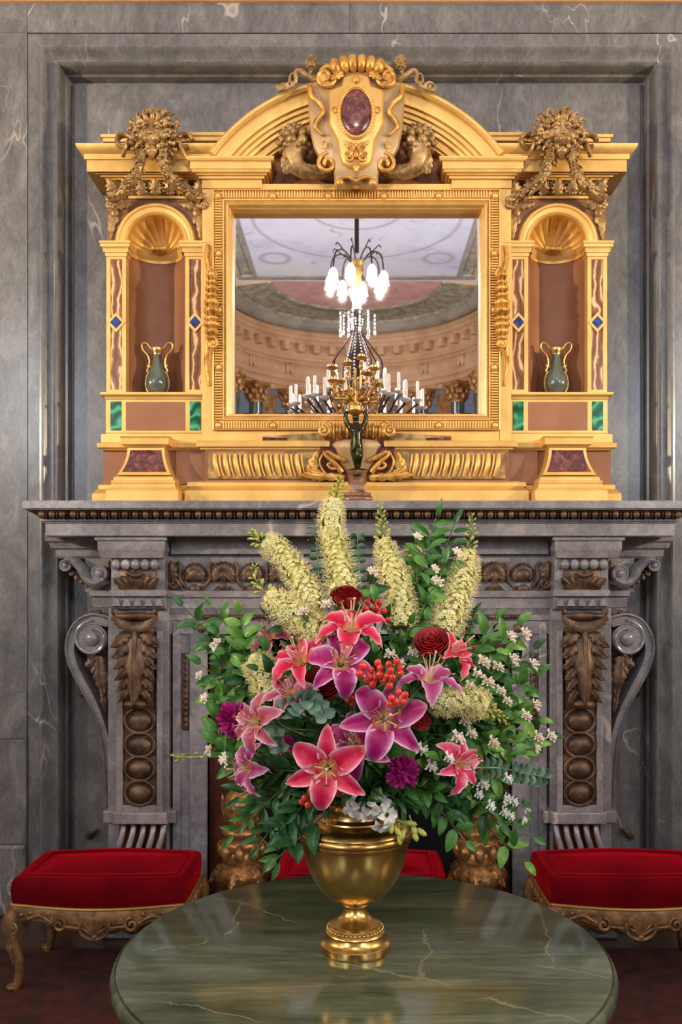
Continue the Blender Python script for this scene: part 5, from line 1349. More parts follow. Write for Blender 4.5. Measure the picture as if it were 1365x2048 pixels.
for i in range(4):
    a = math.radians(-45+90*i+6); c_ = Vector((math.cos(a), math.sin(a), 0)); o_ = Vector((TX,TY,0))
    def tleg(b):
        P = bez([o_+c_*(R-0.07)+Vector((0,0,TZ-0.05)), o_+c_*(R-0.05)+Vector((0,0,0.55)), o_+c_*(R-0.16)+Vector((0,0,0.25)), o_+c_*(R-0.12)+Vector((0,0,0.07)), o_+c_*(R-0.08)+Vector((0,0,0.048))], 26)
        b.tube(P, [0.034-0.016*math.sin(math.pi*min(1,i_/26)) for i_ in range(len(P))], 10)
        acanthus(b, P[0]+c_*0.03, P[10]+c_*0.04, 0.03, 0.02, 4, tuple(c_))
        b.ell(P[-1], (0.035,0.035,0.034), None, 10, 8)
    tpart('leg', tleg, 'gilt_wood', smooth=60)
tpart('stretcher', lambda b: [b.tube(bez([Vector((TX,TY,0.19))+Vector((math.cos(a),math.sin(a),0))*q_ for q_ in (0.0,0.2,0.42)],8),0.02,8) for a in [math.radians(-45+90*i+6) for i in range(4)]] + [b.lathe([(0.05,0.15),(0.08,0.18),(0.05,0.24),(0.02,0.30)],(TX,TY,0),16)], 'gilt_wood')

UY = 2.11; uk = UY*K; ux = wx(711, UY)
urn = thing('brass_urn', 'polished brass footed urn holding the flowers on the green marble table', 'vase', (ux, UY, TZ))
def upart(name, f, m='brass', parent=None, smooth=35):
    mb = MB(); f(mb); return obj(name, mb, m, parent or urn, smooth)
yz = lambda py: TZ + (1900-py)*uk
upart('foot', lambda b: b.lathe([(r*uk, yz(y)) for r, y in [(66,1900),(71,1899.5),(71.5,1897),(71.5,1885),(70,1883),(66,1880),(62,1874),(60,1867),(61,1864),(59,1860),(53,1856),(50,1852),(50,1848),(46,1845),(36,1840),(28,1832),(23,1824),(22,1817),(25,1814),(26,1811),(24,1808),(20,1807)]], (ux,UY,0), 64), smooth=30)
bdr = MB()
for i in range(40):
    a = i*2*math.pi/40; bdr.ell((ux+55*uk*math.cos(a),UY+55*uk*math.sin(a),yz(1857)), 3.4*uk, None, 7, 5)
obj('beaded_ring', bdr, 'brass', urn, 60, stuff=True)
upart('bowl', lambda b: b.lathe([(r*uk, yz(y)) for r, y in [(20,1808),(26,1806),(38,1802),(56,1792),(72,1777),(85,1757),(95,1735),(102,1712),(106,1692),(107,1685),(110,1683),(110,1681),(107,1679)]], (ux,UY,0), 72), smooth=30)
upart('rim_band', lambda b: b.lathe([(r*uk, yz(y)) for r, y in [(107,1680),(111,1679),(112.5,1676),(112.5,1668),(111,1665),(107,1663)]], (ux,UY,0), 72), smooth=30)
upart('shoulder', lambda b: b.lathe([(r*uk, yz(y)) for r, y in [(108,1665),(109,1660),(106,1654),(98,1648),(88,1644),(78,1642),(75,1640),(74,1637),(70,1636),(64,1632),(61,1624),(62,1614),(66,1606),(70,1602),(68,1600),(60,1606),(57,1624),(57,1640)]], (ux,UY,0), 72), smooth=30)

# ------------------------------------------------------------------ velvet stools
def make_stool(cx_, cy_, label):
    st = thing('velvet_stool', label, 'stool', (cx_, cy_, 0.014))
    z0 = 0.014
    def sp(name, f, m, parent=None, smooth=50):
        mb = MB(); f(mb); return obj(name, mb, m, parent or st, smooth)
    hw, hd = 0.345, 0.195
    def edge(u_, v_): # u,v in -1..1 -> plan point with serpentine front and back
        bul = 0.030*(math.cos(u_*math.pi*0.5))
        return cx_ + hw*u_*(1-0.015*abs(v_)), cy_ + v_*(hd + bul)
    # cushion: boxy with rounded welted edge and crowned top, inner quilted border
    def cush(b):
        N, Mv = 36, 24
        def ring(h, inset):
            pts = []
            for i in range(4):
                for j in range(14):
                    t_ = j/14
                    if i == 0: u_, v_ = -1+2*t_, -1
                    elif i == 1: u_, v_ = 1, -1+2*t_
                    elif i == 2: u_, v_ = 1-2*t_, 1
                    else: u_, v_ = -1, 1-2*t_
                    x_, y_ = edge(u_, v_)
                    x_ = cx_+(x_-cx_)*(1-inset/hw); y_ = cy_+(y_-cy_)*(1-inset/hd)
                    sag = -0.010*math.cos(u_*math.pi*0.5) if h < 0.36 else 0.004*math.cos(u_*math.pi*0.5)
                    pts.append((x_, y_, z0+h+sag))
            return pts
        rings = [ring(0.335,0.004), ring(0.345,-0.002), ring(0.39,-0.006), ring(0.425,-0.003), ring(0.437,0.006), ring(0.441,0.016), ring(0.439,0.028), ring(0.440,0.036), ring(0.4445,0.040), ring(0.4445,0.046), ring(0.4395,0.050), ring(0.4375,0.056), ring(0.440,0.075), ring(0.447,0.11), ring(0.450,0.16)]
        n = len(rings[0]); vs_ = [p for r_ in rings for p in r_]
        fs = [(j*n+i, j*n+(i+1)%n, (j+1)*n+(i+1)%n, (j+1)*n+i) for j in range(len(rings)-1) for i in range(n)]
        fs.append(tuple((len(rings)-1)*n+i for i in range(n))); fs.append(tuple(range(n-1,-1,-1)))
        b.add(vs_, fs)
    sp('cushion', cush, 'velvet_red')
    def piping(b):
        b.tube([(lambda e: (e[0], e[1], z0+0.337-0.010*math.cos(u_*math.pi*0.5)))(edge(u_, -1.03)) for u_ in [-1.01+2.02*i/24 for i in range(25)]], 0.006, 7)
        for sg in (-1,1): b.tube([(cx_+sg*(hw+0.004), cy_-hd*1.03+2*hd*1.03*i/8, z0+0.337) for i in range(9)], 0.006, 7)
    sp('gilt_edge', piping, 'gilt_bright')
    for v_ in (-1, 1):
        def rail(b):
            n = 40; vs_ = []
            for i in range(n+1):
                u_ = -1+2*i/n; x_, y_ = edge(u_, v_*0.98)
                dip = 0.030*math.exp(-(u_/0.22)**2) + 0.020*math.exp(-((abs(u_)-0.45)/0.12)**2)
                top = z0+0.336-0.010*math.cos(u_*math.pi*0.5); bot = z0+0.282-dip-0.006
                for yy, zz in ((y_+v_*0.006,top),(y_+v_*0.014,(top*2+bot)/3),(y_+v_*0.010,bot),(y_-v_*0.02,bot),(y_-v_*0.02,top)): vs_.append((x_, yy, zz))
            b.add(vs_, [(i*5+j, i*5+(j+1)%5, (i+1)*5+(j+1)%5, (i+1)*5+j) for i in range(n) for j in range(5)] + [(0,1,2,3,4), tuple(n*5+j for j in (4,3,2,1,0))])
        rl = sp('rail', rail, 'gilt_wood')
        def shellc(b):
            x_, y_ = edge(0, v_); yy = y_+v_*0.018
            for i in range(7):
                a = math.radians(-75+25*i)
                acanthus(b, (x_, yy, z0+0.232), (x_+0.052*math.sin(a), yy+v_*0.010, z0+0.252+0.050*math.cos(a)), 0.010, 0.010, 1, (0,v_,0))
            b.tube([Vector((x_+0.058*math.cos(t_), yy+v_*0.004, z0+0.262+0.046*math.sin(t_))) for t_ in [math.radians(-200+220*i/20) for i in range(21)]], 0.007, 7)
            b.ell((x_, yy+v_*0.006, z0+0.226),(0.012,0.010,0.010),None,8,6)
        sp('shell_carving', shellc, 'gilt_wood', parent=rl)
        for sg in (-1,1):
            def scrl(b):
                x_, y_ = edge(sg*0.42, v_); yy = y_+v_*0.016
                b.tube(spiral((x_, z0+0.268), 0.028, 0.006, math.pi/2, 1.3*sg, yy, 22), 0.0065, 7)
                b.tube(bez([(x_+sg*0.026,yy,z0+0.275),(x_+sg*0.08,edge(sg*0.65,v_)[1]+v_*0.016,z0+0.30),(x_+sg*0.13,edge(sg*0.8,v_)[1]+v_*0.014,z0+0.285)],10), 0.006, 7)
                b.tube([(x_-sg*0.024,yy,z0+0.262),(x_-sg*0.085,edge(sg*0.17,v_)[1]+v_*0.02,z0+0.258)], 0.006, 7)
            sp('scroll_carving', scrl, 'gilt_wood', parent=rl)
            for k_ in range(4):
                u2 = sg*(0.55+0.11*k_); x2, y2 = edge(u2, v_)
                sp('carved_bead', lambda b: b.ell((x2, y2+v_*0.012, z0+0.308-0.008*(k_%2)),(0.010,0.008,0.010),None,8,6), 'gilt_wood', parent=rl)
    for u_ in (-1,1):
        def srail(b):
            b.cbox(cx_+u_*(hw-0.02), cx_+u_*(hw+0.008), cy_-hd, cy_+hd, z0+0.265, z0+0.336, 0.002)
            for k_ in range(5): b.ell((cx_+u_*(hw+0.008), cy_-0.13+0.065*k_, z0+0.298),(0.010,0.022,0.020),None,8,6)
        sp('side_rail', srail, 'gilt_wood')
        for v_ in (-1,1):
            def leg(b):
                x_, y_ = cx_+u_*(hw-0.018), cy_+v_*(hd-0.005)
                P = bez([(x_,y_,z0+0.31),(x_+u_*0.022,y_+v_*0.014,z0+0.26),(x_+u_*0.012,y_+v_*0.008,z0+0.18),(x_-u_*0.012,y_-v_*0.004,z0+0.09),(x_-u_*0.006,y_+v_*0.002,z0+0.03),(x_+u_*0.006,y_+v_*0.008,z0+0.0)],30)
                n = len(P); b.tube(P, [0.034-0.016*min(1,i/(n*0.7))+0.006*max(0,(i/n-0.8)*5) for i in range(n)], 10)
                b.tube(spiral((x_+u_*0.01, z0+0.245), 0.026, 0.006, math.pi/2, 1.4*u_, y_+v_*0.030, 22), 0.007, 7)
                b.ell((x_+u_*0.008,y_+v_*0.012,z0+0.012),(0.028,0.028,0.012),None,12,7)
                acanthus(b, (x_+u_*0.03,y_+v_*0.03,z0+0.22), (x_+u_*0.0,y_+v_*0.02,z0+0.11), 0.016, 0.012, 3, (u_*0.5,v_,0))
            sp('leg', leg, 'gilt_wood', smooth=60)
    def stre(b):
        for sg in (-1,1):
            b.tube(bez([(cx_+sg*0.31,cy_+hd-0.02,z0+0.14),(cx_+sg*0.20,cy_+hd-0.03,z0+0.10),(cx_+sg*0.12,cy_+hd-0.04,z0+0.13),(cx_+sg*0.05,cy_+hd-0.04,z0+0.10),(cx_,cy_+hd-0.04,z0+0.12)],20), 0.017, 8)
            b.tube(spiral((cx_+sg*0.10, z0+0.15), 0.045, 0.010, -math.pi/2, 1.3*sg, cy_+hd-0.04, 24), 0.012, 8)
    sp('stretcher', stre, 'gilt_wood')
    return st
make_stool(-1.03, 3.775, 'red velvet gilt stool on the magenta peony side of the hearth')
make_stool(1.115, 3.775, 'red velvet gilt stool beside the drooping branches with white blossoms')
make_stool(0.015, 3.775, 'red velvet stool in front of the hearth opening, mostly hidden by the brass urn')

# ------------------------------------------------------------------ andirons
def make_andiron(px_, lab):
    Yq = 4.12; k = Yq*K; ax = wx(px_, Yq)
    an = thing('andiron', lab, 'andiron', (ax, Yq, 0.02), 'pair of gilt andirons')
    def ap_(name, f, parent=None, smooth=60):
        mb = MB(); f(mb); return obj(name, mb, 'andiron_gilt', parent or an, smooth)
    zz = lambda py: wz(py, Yq)
    def base(b):
        b.lathe([(52*k,0.02),(54*k,0.05),(48*k,0.08),(50*k,0.16),(56*k,0.20),(50*k,0.24),(52*k,zz(1762)),(58*k,zz(1750)),(54*k,zz(1738)),(42*k,zz(1728)),(36*k,zz(1722))], (ax,Yq,0), 24)
        for i in range(6):
            a = i*math.pi/3+0.3
            acanthus(b, (ax+40*k*math.cos(a),Yq+40*k*math.sin(a),zz(1725)), (ax+62*k*math.cos(a),Yq+62*k*math.sin(a),zz(1762)), 16*k, 0.02, 3, (math.cos(a),math.sin(a),0.6))
    bs = ap_('base', base)
    def mid(b):
        b.lathe([(36*k,zz(1724)),(40*k,zz(1712)),(34*k,zz(1700)),(42*k,zz(1690)),(40*k,zz(1680)),(30*k,zz(1674)),(38*k,zz(1668)),(41*k,zz(1660)),(36*k,zz(1654)),(26*k,zz(1650))], (ax,Yq,0), 24)
        for i in range(8):
            a = i*math.pi/4
            b.ell((ax+38*k*math.cos(a),Yq+38*k*math.sin(a),zz(1700)),(11*k,11*k,16*k),None,8,6)
            b.tube(spiral((ax+40*k*math.cos(a), zz(1690)), 10*k, 2*k, 0, 1.2, Yq+40*k*math.sin(a), 14), 3*k, 6)
    ap_('drum', mid)
    def upper(b):
        b.lathe([(26*k,zz(1652)),(30*k,zz(1640)),(36*k,zz(1622)),(37*k,zz(1606)),(32*k,zz(1590)),(22*k,zz(1578)),(14*k,zz(1566)),(12*k,zz(1545)),(18*k,zz(1538)),(16*k,zz(1528)),(9*k,zz(1515)),(8*k,zz(1480)),(12*k,zz(1474)),(8*k,zz(1470))], (ax,Yq,0), 24)
        for i in range(6):
            a = i*math.pi/3
            acanthus(b, (ax+28*k*math.cos(a),Yq+28*k*math.sin(a),zz(1648)), (ax+34*k*math.cos(a),Yq+34*k*math.sin(a),zz(1588)), 13*k, 0.02, 4, (math.cos(a),math.sin(a),0))
    ap_('urn_body', upper)
    ap_('finial', lambda b: b.ell((ax,Yq,zz(1455)),(17*k,17*k,18*k),None,16,10))
    return an
make_andiron(484, 'ornate gilt andiron half hidden by dark hanging leaves below the magenta peony'); make_andiron(955, 'ornate gilt andiron half hidden by drooping leaves with white blossoms')
# ------------------------------------------------------------------ the flowers, each stem a thing of its own, standing in the urn
MOUTH = Vector((ux, UY, yz(1612)))
rng = random.Random(12)
def dome(px, py, amp=0.25):
    d = ((px-730)/380.0)**2 + ((py-1430)/340.0)**2
    return 2.11 - amp*math.sqrt(max(0.0, 1-d))
def at(px, py, amp=0.25, dY=0.0):
    Y = dome(px, py, amp)+dY; return PT(px, py, Y)
from mathutils.bvhtree import BVHTree
def from_urn(target):
    # the way out of the urn: up through the mouth, clear over the lip, then away
    h = Vector((target.x-MOUTH.x, target.y-MOUTH.y, 0)); L = h.length; h = h/L if L > 1e-6 else Vector((0,-1,0))
    g = min(1.0, L/0.12)
    pts = [MOUTH + h*0.022*g + Vector((0,0,-0.036)), MOUTH + h*0.034*g + Vector((0,0,0.028))]
    if target.z < MOUTH.z + 0.16 and L > 0.10: pts.append(MOUTH + h*0.092 + Vector((0,0,0.050)))
    return pts
def stem_pts(head, back=None, n=10, off=Vector((0,0,0))):
    head = Vector(head); pts = from_urn(head)
    b_ = Vector(back) if back is not None else Vector((0,0.3,-0.6))
    nb = head + b_.normalized()*0.03
    mid = pts[-1].lerp(nb, 0.55) + Vector((0, 0.03, 0.015)) + off; nb = nb + off*0.45
    return bez(pts + [mid, nb, head], n*3)
# what already stands in the bouquet, so that leaves and sprigs grow round it
SOLID = []
def register(root, skip=('stem','stamens')):
    W = ROOT[root].inverted(); vs_, fs = [], []
    def rec(o, m):
        for ch in o.children:
            mm_ = m @ ch.matrix_basis
            if ch.name.split('.')[0] not in skip:
                n = len(vs_); vs_.extend([mm_ @ v.co for v in ch.data.vertices]); fs.extend([tuple(k+n for k in p_.vertices) for p_ in ch.data.polygons if len(p_.vertices) < 10])
            rec(ch, mm_)
    rec(root, W)
    if fs: add_solid(vs_, fs)
def add_solid(vs_, fs):
    SOLID.append((BVHTree.FromPolygons(vs_, fs), [min(v[k] for v in vs_) for k in range(3)], [max(v[k] for v in vs_) for k in range(3)]))
def hits(vs_, fs, lim=None):
    lo = [min(v[k] for v in vs_) for k in range(3)]; hi = [max(v[k] for v in vs_) for k in range(3)]
    t_ = None; c_ = 0
    for b, l2, h2 in SOLID:
        if any(lo[k] > h2[k] or hi[k] < l2[k] for k in range(3)): continue
        if t_ is None: t_ = BVHTree.FromPolygons(vs_, fs)
        c_ += len(b.overlap(t_))
        if lim is not None and c_ >= lim: break
    return c_
def clear_path(make, rad, tries=40, trim=0.035):
    # the first course of a stem that passes through no flower head
    rr = random.Random(5); best = None
    for a_ in range(tries):
        sp = 0.012*a_**0.75
        off = Vector((rr.uniform(-1,1)*sp, rr.uniform(-0.5,1)*sp, rr.uniform(-0.5,0.9)*sp))
        P = make(off); L = 0.0; k = len(P)
        while k > 2 and L < trim: L += (P[k-1]-P[k-2]).length; k -= 1
        b = MB(); b.tube(P[:k], rad, 4, False); c_ = hits(b.v, b.f, best[0] if best else None)
        if best is None or c_ < best[0]: best = (c_, P)
        if c_ == 0: break
    return best[1]
LATER = []      # stems of the heads, drawn once every head has its place
MESHCO = {}
def meshco(me):
    if me.name not in MESHCO: MESHCO[me.name] = ([v.co.copy() for v in me.vertices], [tuple(p_.vertices) for p_ in me.polygons])
    return MESHCO[me.name]
def grow(name, me, root, cands):
    # the first of the possible poses that passes through nothing, or the least bad of them
    co, fs = meshco(me); best = None
    for m4 in cands:
        w = [m4 @ v for v in co]; c_ = hits(w, fs, best[0] if best else None)
        if best is None or c_ < best[0]: best = (c_, m4, w)
        if c_ == 0: break
    inst(name, me, root, best[1]); add_solid(best[2], fs)
    return best[0]
register(urn); register(table)
def fpart(root, name, f, m, smooth=60, stuff=False):
    mb = MB(); f(mb); return obj(name, mb, m, root, smooth, stuff, fix=True)
def lerp3(a, b, t_): return tuple(a[i]+(b[i]-a[i])*t_ for i in range(3))
def colour_mesh(me, cols):
    at_ = me.color_attributes.new('Col', 'FLOAT_COLOR', 'POINT')
    at_.data.foreach_set('color', [c for q in cols for c in (*q[:3], 1.0)])

# --- lilies
PAL = {'salmon': ((186,6,54),(220,58,104),(246,196,206)), 'purple': ((150,0,84),(180,44,134),(238,204,230)), 'pale': ((158,48,80),(194,112,134),(230,204,206)),
       'rose': ((190,24,84),(214,88,130),(246,206,214)), 'mauve': ((150,30,96),(184,104,152),(226,196,216))}
LILY = {}
def lily_petal(pal, broad, curl):
    key = (pal, broad, curl)
    if key in LILY: return LILY[key]
    c0, c1, c2 = [srgb(*q) for q in PAL[pal]]; th = srgb(226,190,120)
    b = MB(); cols = []
    W_ = 0.0225 if broad else 0.0160
    nu, nv = 8, 14
    def fn(a, s_):
        side = a*2-1
        w = W_*max(0.0, math.sin(math.pi*min(1,(0.05+0.95*s_))**0.74))**0.95*1.06 + 0.002*(1-s_)
        L = 0.098
        ang = math.radians(62) - math.radians(60+curl)*s_**0.8
        # integrate a curve that opens, then recurves
        r = 0.006; z = 0.0; n_ = 16
        for i in range(int(s_*n_)):
            q = (i+0.5)/n_; an = math.radians(64)-math.radians(62+curl)*q**1.0
            r += math.cos(an)*L/n_; z += math.sin(an)*L/n_
        fr = s_*n_-int(s_*n_); an = math.radians(64)-math.radians(62+curl)*((int(s_*n_)+0.5)/n_)
        r += math.cos(an)*L/n_*fr; z += math.sin(an)*L/n_*fr
        ruf = 0.0034*math.sin(s_*24+side*2)*abs(side)**2*(0.3+s_)
        z2 = z + 0.30*w*side*side - 0.12*w*(1-abs(side))*0 + ruf - 0.0015*math.exp(-(side*5)**2)
        e = min(1, max(abs(side)**6.0, max(0, (s_-0.74)/0.26)**1.5))
        col = lerp3(c0, c1, min(1, abs(side)**1.5*0.8+s_*s_*0.45)); col = lerp3(col, c2, e*0.9)
        if s_ < 0.2: col = lerp3(th, col, s_/0.2)
        cols.append(col)
        return (r, side*w, z2)
    b.grid(fn, nu, nv)
    me = _mesh('petal', b, 'petal', None); colour_mesh(me, cols)
    me.polygons.foreach_set('use_smooth', [True]*len(me.polygons)); LILY[key] = me
    return me
_st = MB()
for i in range(6):
    a = i*math.pi/3+0.2; P = bez([(0,0,0.0),(0.008*math.cos(a),0.008*math.sin(a),0.035),(0.024*math.cos(a),0.024*math.sin(a),0.068)],6)
    _st.tube(P, 0.0011, 5)
_st.tube(bez([(0,0,0),(0.002,0,0.04),(0.006,0.003,0.080)],6), 0.0017, 6); _st.ell((0.006,0.003,0.081),0.0032,None,7,5)
stam_me = _mesh('stamens', _st, 'filament', 60)
_an = MB(); _an.ell((0,0,0),(0.0085,0.0022,0.0024),None,8,5); anther_me = _mesh('anther', _an, 'anther', 60)
def lily(px, py, dY, facing, roll, size, pal, label, curl=70, npet=6, rot_petals=None):
    p = at(px, py, 0.25, dY); f_ = Vector((facing[0], -facing[1], facing[2])).normalized()
    q = f_.to_track_quat('Z', 'Y').to_matrix().to_4x4()
    M4 = Matrix.Translation(p) @ q @ Matrix.Rotation(math.radians(roll), 4, 'Z')
    root = thing('lily', label, 'flower', M4=M4)
    for i in range(npet):
        br = i % 2 == 0
        cu = curl + ((i*37) % 5 - 2)*7
        me = lily_petal(pal, br, int(cu))
        jit = Matrix.Rotation(i*math.pi/3 + 0.10*math.sin(i*5.1+px), 4, 'Z')
        inst('petal', me, root, M4 @ Matrix.Scale(size, 4) @ Matrix.Translation((0,0,0.002 if br else 0.0)) @ jit)
    inst('stamens', stam_me, root, M4 @ Matrix.Scale(size, 4))
    for i in range(6):
        a = i*math.pi/3+0.2
        inst('anther', anther_me, root, M4 @ Matrix.Scale(size, 4) @ Matrix.Translation((0.024*math.cos(a),0.024*math.sin(a),0.069)) @ Matrix.Rotation(a+1.3, 4, 'Z'))
    LATER.append(lambda: fpart(root, 'stem', lambda b: b.tube(clear_path(lambda o: stem_pts(p, -f_, 10, o), 0.0032), 0.0032, 7), 'stem_green'))
    register(root)
    return root
LILIES = [
 (702,1268,-0.02,(0.05,0.55,0.95),20,1.02,'salmon','bright pink lily opening upward just below the small red rose',78),
 (606,1330,0.0,(-0.35,0.6,0.8),0,0.95,'salmon','deep pink lily leaning over the large red rose',80),
 (682,1330,-0.05,(0.15,0.9,0.45),40,0.98,'purple','purple-pink white-edged lily with drooping petals above the orange berries',98),
 (582,1392,-0.02,(-0.2,0.8,0.6),15,0.72,'pale','dusty pale pink lily beside the round silvery eucalyptus leaves',75),
 (856,1372,-0.10,(0.15,0.35,0.9),10,0.90,'mauve','pale mauve lily seen from its side between berries and white blossoms',85),
 (897,1312,0.045,(0.75,0.35,0.6),0,0.88,'salmon','coral pink lily tucked behind the round red rose',60),
 (768,1440,-0.06,(0.05,1.0,0.20),12,1.12,'purple','large open magenta lily in the middle of the bouquet',84),
 (712,1492,0.02,(-0.2,0.9,0.25),35,0.98,'purple','purple lily half hidden behind the large magenta lily',85),
 (656,1536,-0.06,(-0.05,1.0,0.10),25,1.08,'salmon','open coral red lily low above the brass urn',72),
 (520,1446,-0.08,(-0.55,0.7,0.2),30,0.84,'pale','faded dusty pink lily beside the magenta peony',85),
 (505,1535,0.02,(-0.7,0.6,0.05),0,0.80,'mauve','pale mauve lily low among dark leaves near the gilt andiron',85),
 (908,1528,-0.02,(0.7,0.6,0.15),10,0.84,'rose','pink lily opening sideways among small white blossoms',70),
 (545,1284,0.16,(-0.4,0.5,0.8),10,0.78,'pale','faded mauve lily behind the cream foxtail spikes',85),
]
for L_ in LILIES: lily(L_[0],L_[1],L_[2],L_[3],L_[4],L_[5],L_[6],L_[7],L_[8])

# --- roses
ROSE = {}
def rose_petal(r, h, span, curl):
    key = (r,h,span,curl)
    if key in ROSE: return ROSE[key]
    b = MB()
    def fn(a, t_):
        side = a*2-1; hh = h*(1-0.14*abs(side)**2.5); lip = max(0.0, (t_-0.68)/0.32)
        rad = r*(0.30+0.70*math.sin(min(1,t_*1.45)*math.pi*0.5)) + (0.10+curl*0.6)*lip**1.4 + 0.03*side
        z_ = hh*(min(t_,0.68) + 0.32*math.sin(lip*math.pi*0.62)*0.75)
        an = side*span
        return (rad*math.cos(an), rad*math.sin(an), z_-0.35)
    b.grid(fn, 10, 8)
    ROSE[key] = _mesh('petal', b, 'rose_red', None); ROSE[key].polygons.foreach_set('use_smooth',[True]*len(ROSE[key].polygons))
    return ROSE[key]
def rose(px, py, dY, rad_px, facing, label):
    p = at(px, py, 0.25, dY); f_ = Vector((facing[0], -facing[1], facing[2])).normalized()
    rad = rad_px*p.y*K
    M4 = Matrix.Translation(p) @ f_.to_track_quat('Z','Y').to_matrix().to_4x4()
    root = thing('rose', label, 'flower', M4=M4)
    LATER.append(lambda: fpart(root, 'stem', lambda b: b.tube(clear_path(lambda o: stem_pts(p-f_*rad*0.3, -f_, 10, o), 0.004), 0.004, 7), 'stem_green'))
    fpart(root, 'heart', lambda b: b.ell(p+f_*rad*0.55, (rad*0.16,rad*0.16,rad*0.46), f_.to_track_quat('Z','Y').to_matrix(), 10, 8), 'rose_red')
    for j, (r, h, n, curl) in enumerate(((0.10,1.52,2,0.0),(0.17,1.52,3,0.0),(0.26,1.50,3,0.0),(0.36,1.46,4,0.0),(0.47,1.40,4,0.01),(0.58,1.32,5,0.02),(0.69,1.22,5,0.03),(0.79,1.10,5,0.05),(0.88,0.96,6,0.10))):
        me = rose_petal(r, h, 2.5/n+0.45 if n > 3 else 1.4, curl)
        for i in range(n):
            inst('petal', me, root, M4 @ Matrix.Scale(rad,4) @ Matrix.Rotation(i*2*math.pi/n+j*0.7, 4, 'Z'))
    register(root)
    return root
rose(693,1204,0.0,32,(0.05,0.22,0.97),'small dark red rose above the topmost pink lily')
rose(864,1291,-0.03,34,(-0.15,0.72,0.66),'round bright red rose beside the coral lily')
rose(644,1378,0.06,40,(0.0,0.7,0.65),'large red rose below the pink lilies')
rose(838,1442,0.06,22,(0.2,0.8,0.4),'dark red rose mostly covered by the large magenta lily')

# --- magenta peonies
def peony(px, py, dY, rad_px, label, m='magenta', n=150):
    p = at(px, py, 0.25, dY); rad = rad_px*p.y*K; root = thing('peony', label, 'flower', tuple(p))
    LATER.append(lambda: fpart(root, 'stem', lambda b: b.tube(clear_path(lambda o: stem_pts(p, None, 10, o), 0.0035, 40, 0.06), 0.0035, 7), 'stem_green'))
    def pet(b):
        rr = random.Random(px)
        b.ell(p, rad*0.5, None, 12, 8)
        for i in range(n):
            d_ = Vector((rr.gauss(0,1), -abs(rr.gauss(0,1))+0.35, rr.gauss(0,1)*0.9+0.2)).normalized()
            t1 = d_.orthogonal().normalized(); t2 = d_.cross(t1); a = rr.uniform(0,6.28); sd = t1*math.cos(a)+t2*math.sin(a); up_ = d_.cross(sd)
            l0, l1 = rad*0.3, rad*rr.uniform(0.85,1.12); w = rad*rr.uniform(0.10,0.17)
            c_ = up_*rad*rr.uniform(-0.12,0.12)
            q0 = p+d_*l0; q1 = p+d_*((l0+l1)/2)+c_; q2 = p+d_*l1+c_*2.0
            b.add([q0-sd*w*0.3,q0+sd*w*0.3,q1-sd*w,q1+sd*w,q2-sd*w*0.55,q2+sd*w*0.55,q2+d_*rad*0.06],[(0,1,3,2),(2,3,5,4),(4,5,6)])
    fpart(root, 'ruffled_petals', pet, m, 80, True)
    register(root)
peony(470,1440,0.06,36,'shaggy magenta peony at the bouquet edge near the red hearth slip')
peony(806,1546,-0.01,33,'shaggy magenta peony below the large magenta lily')
peony(568,1488,0.03,20,'small dull magenta peony half hidden in dark leaves','magenta',90)

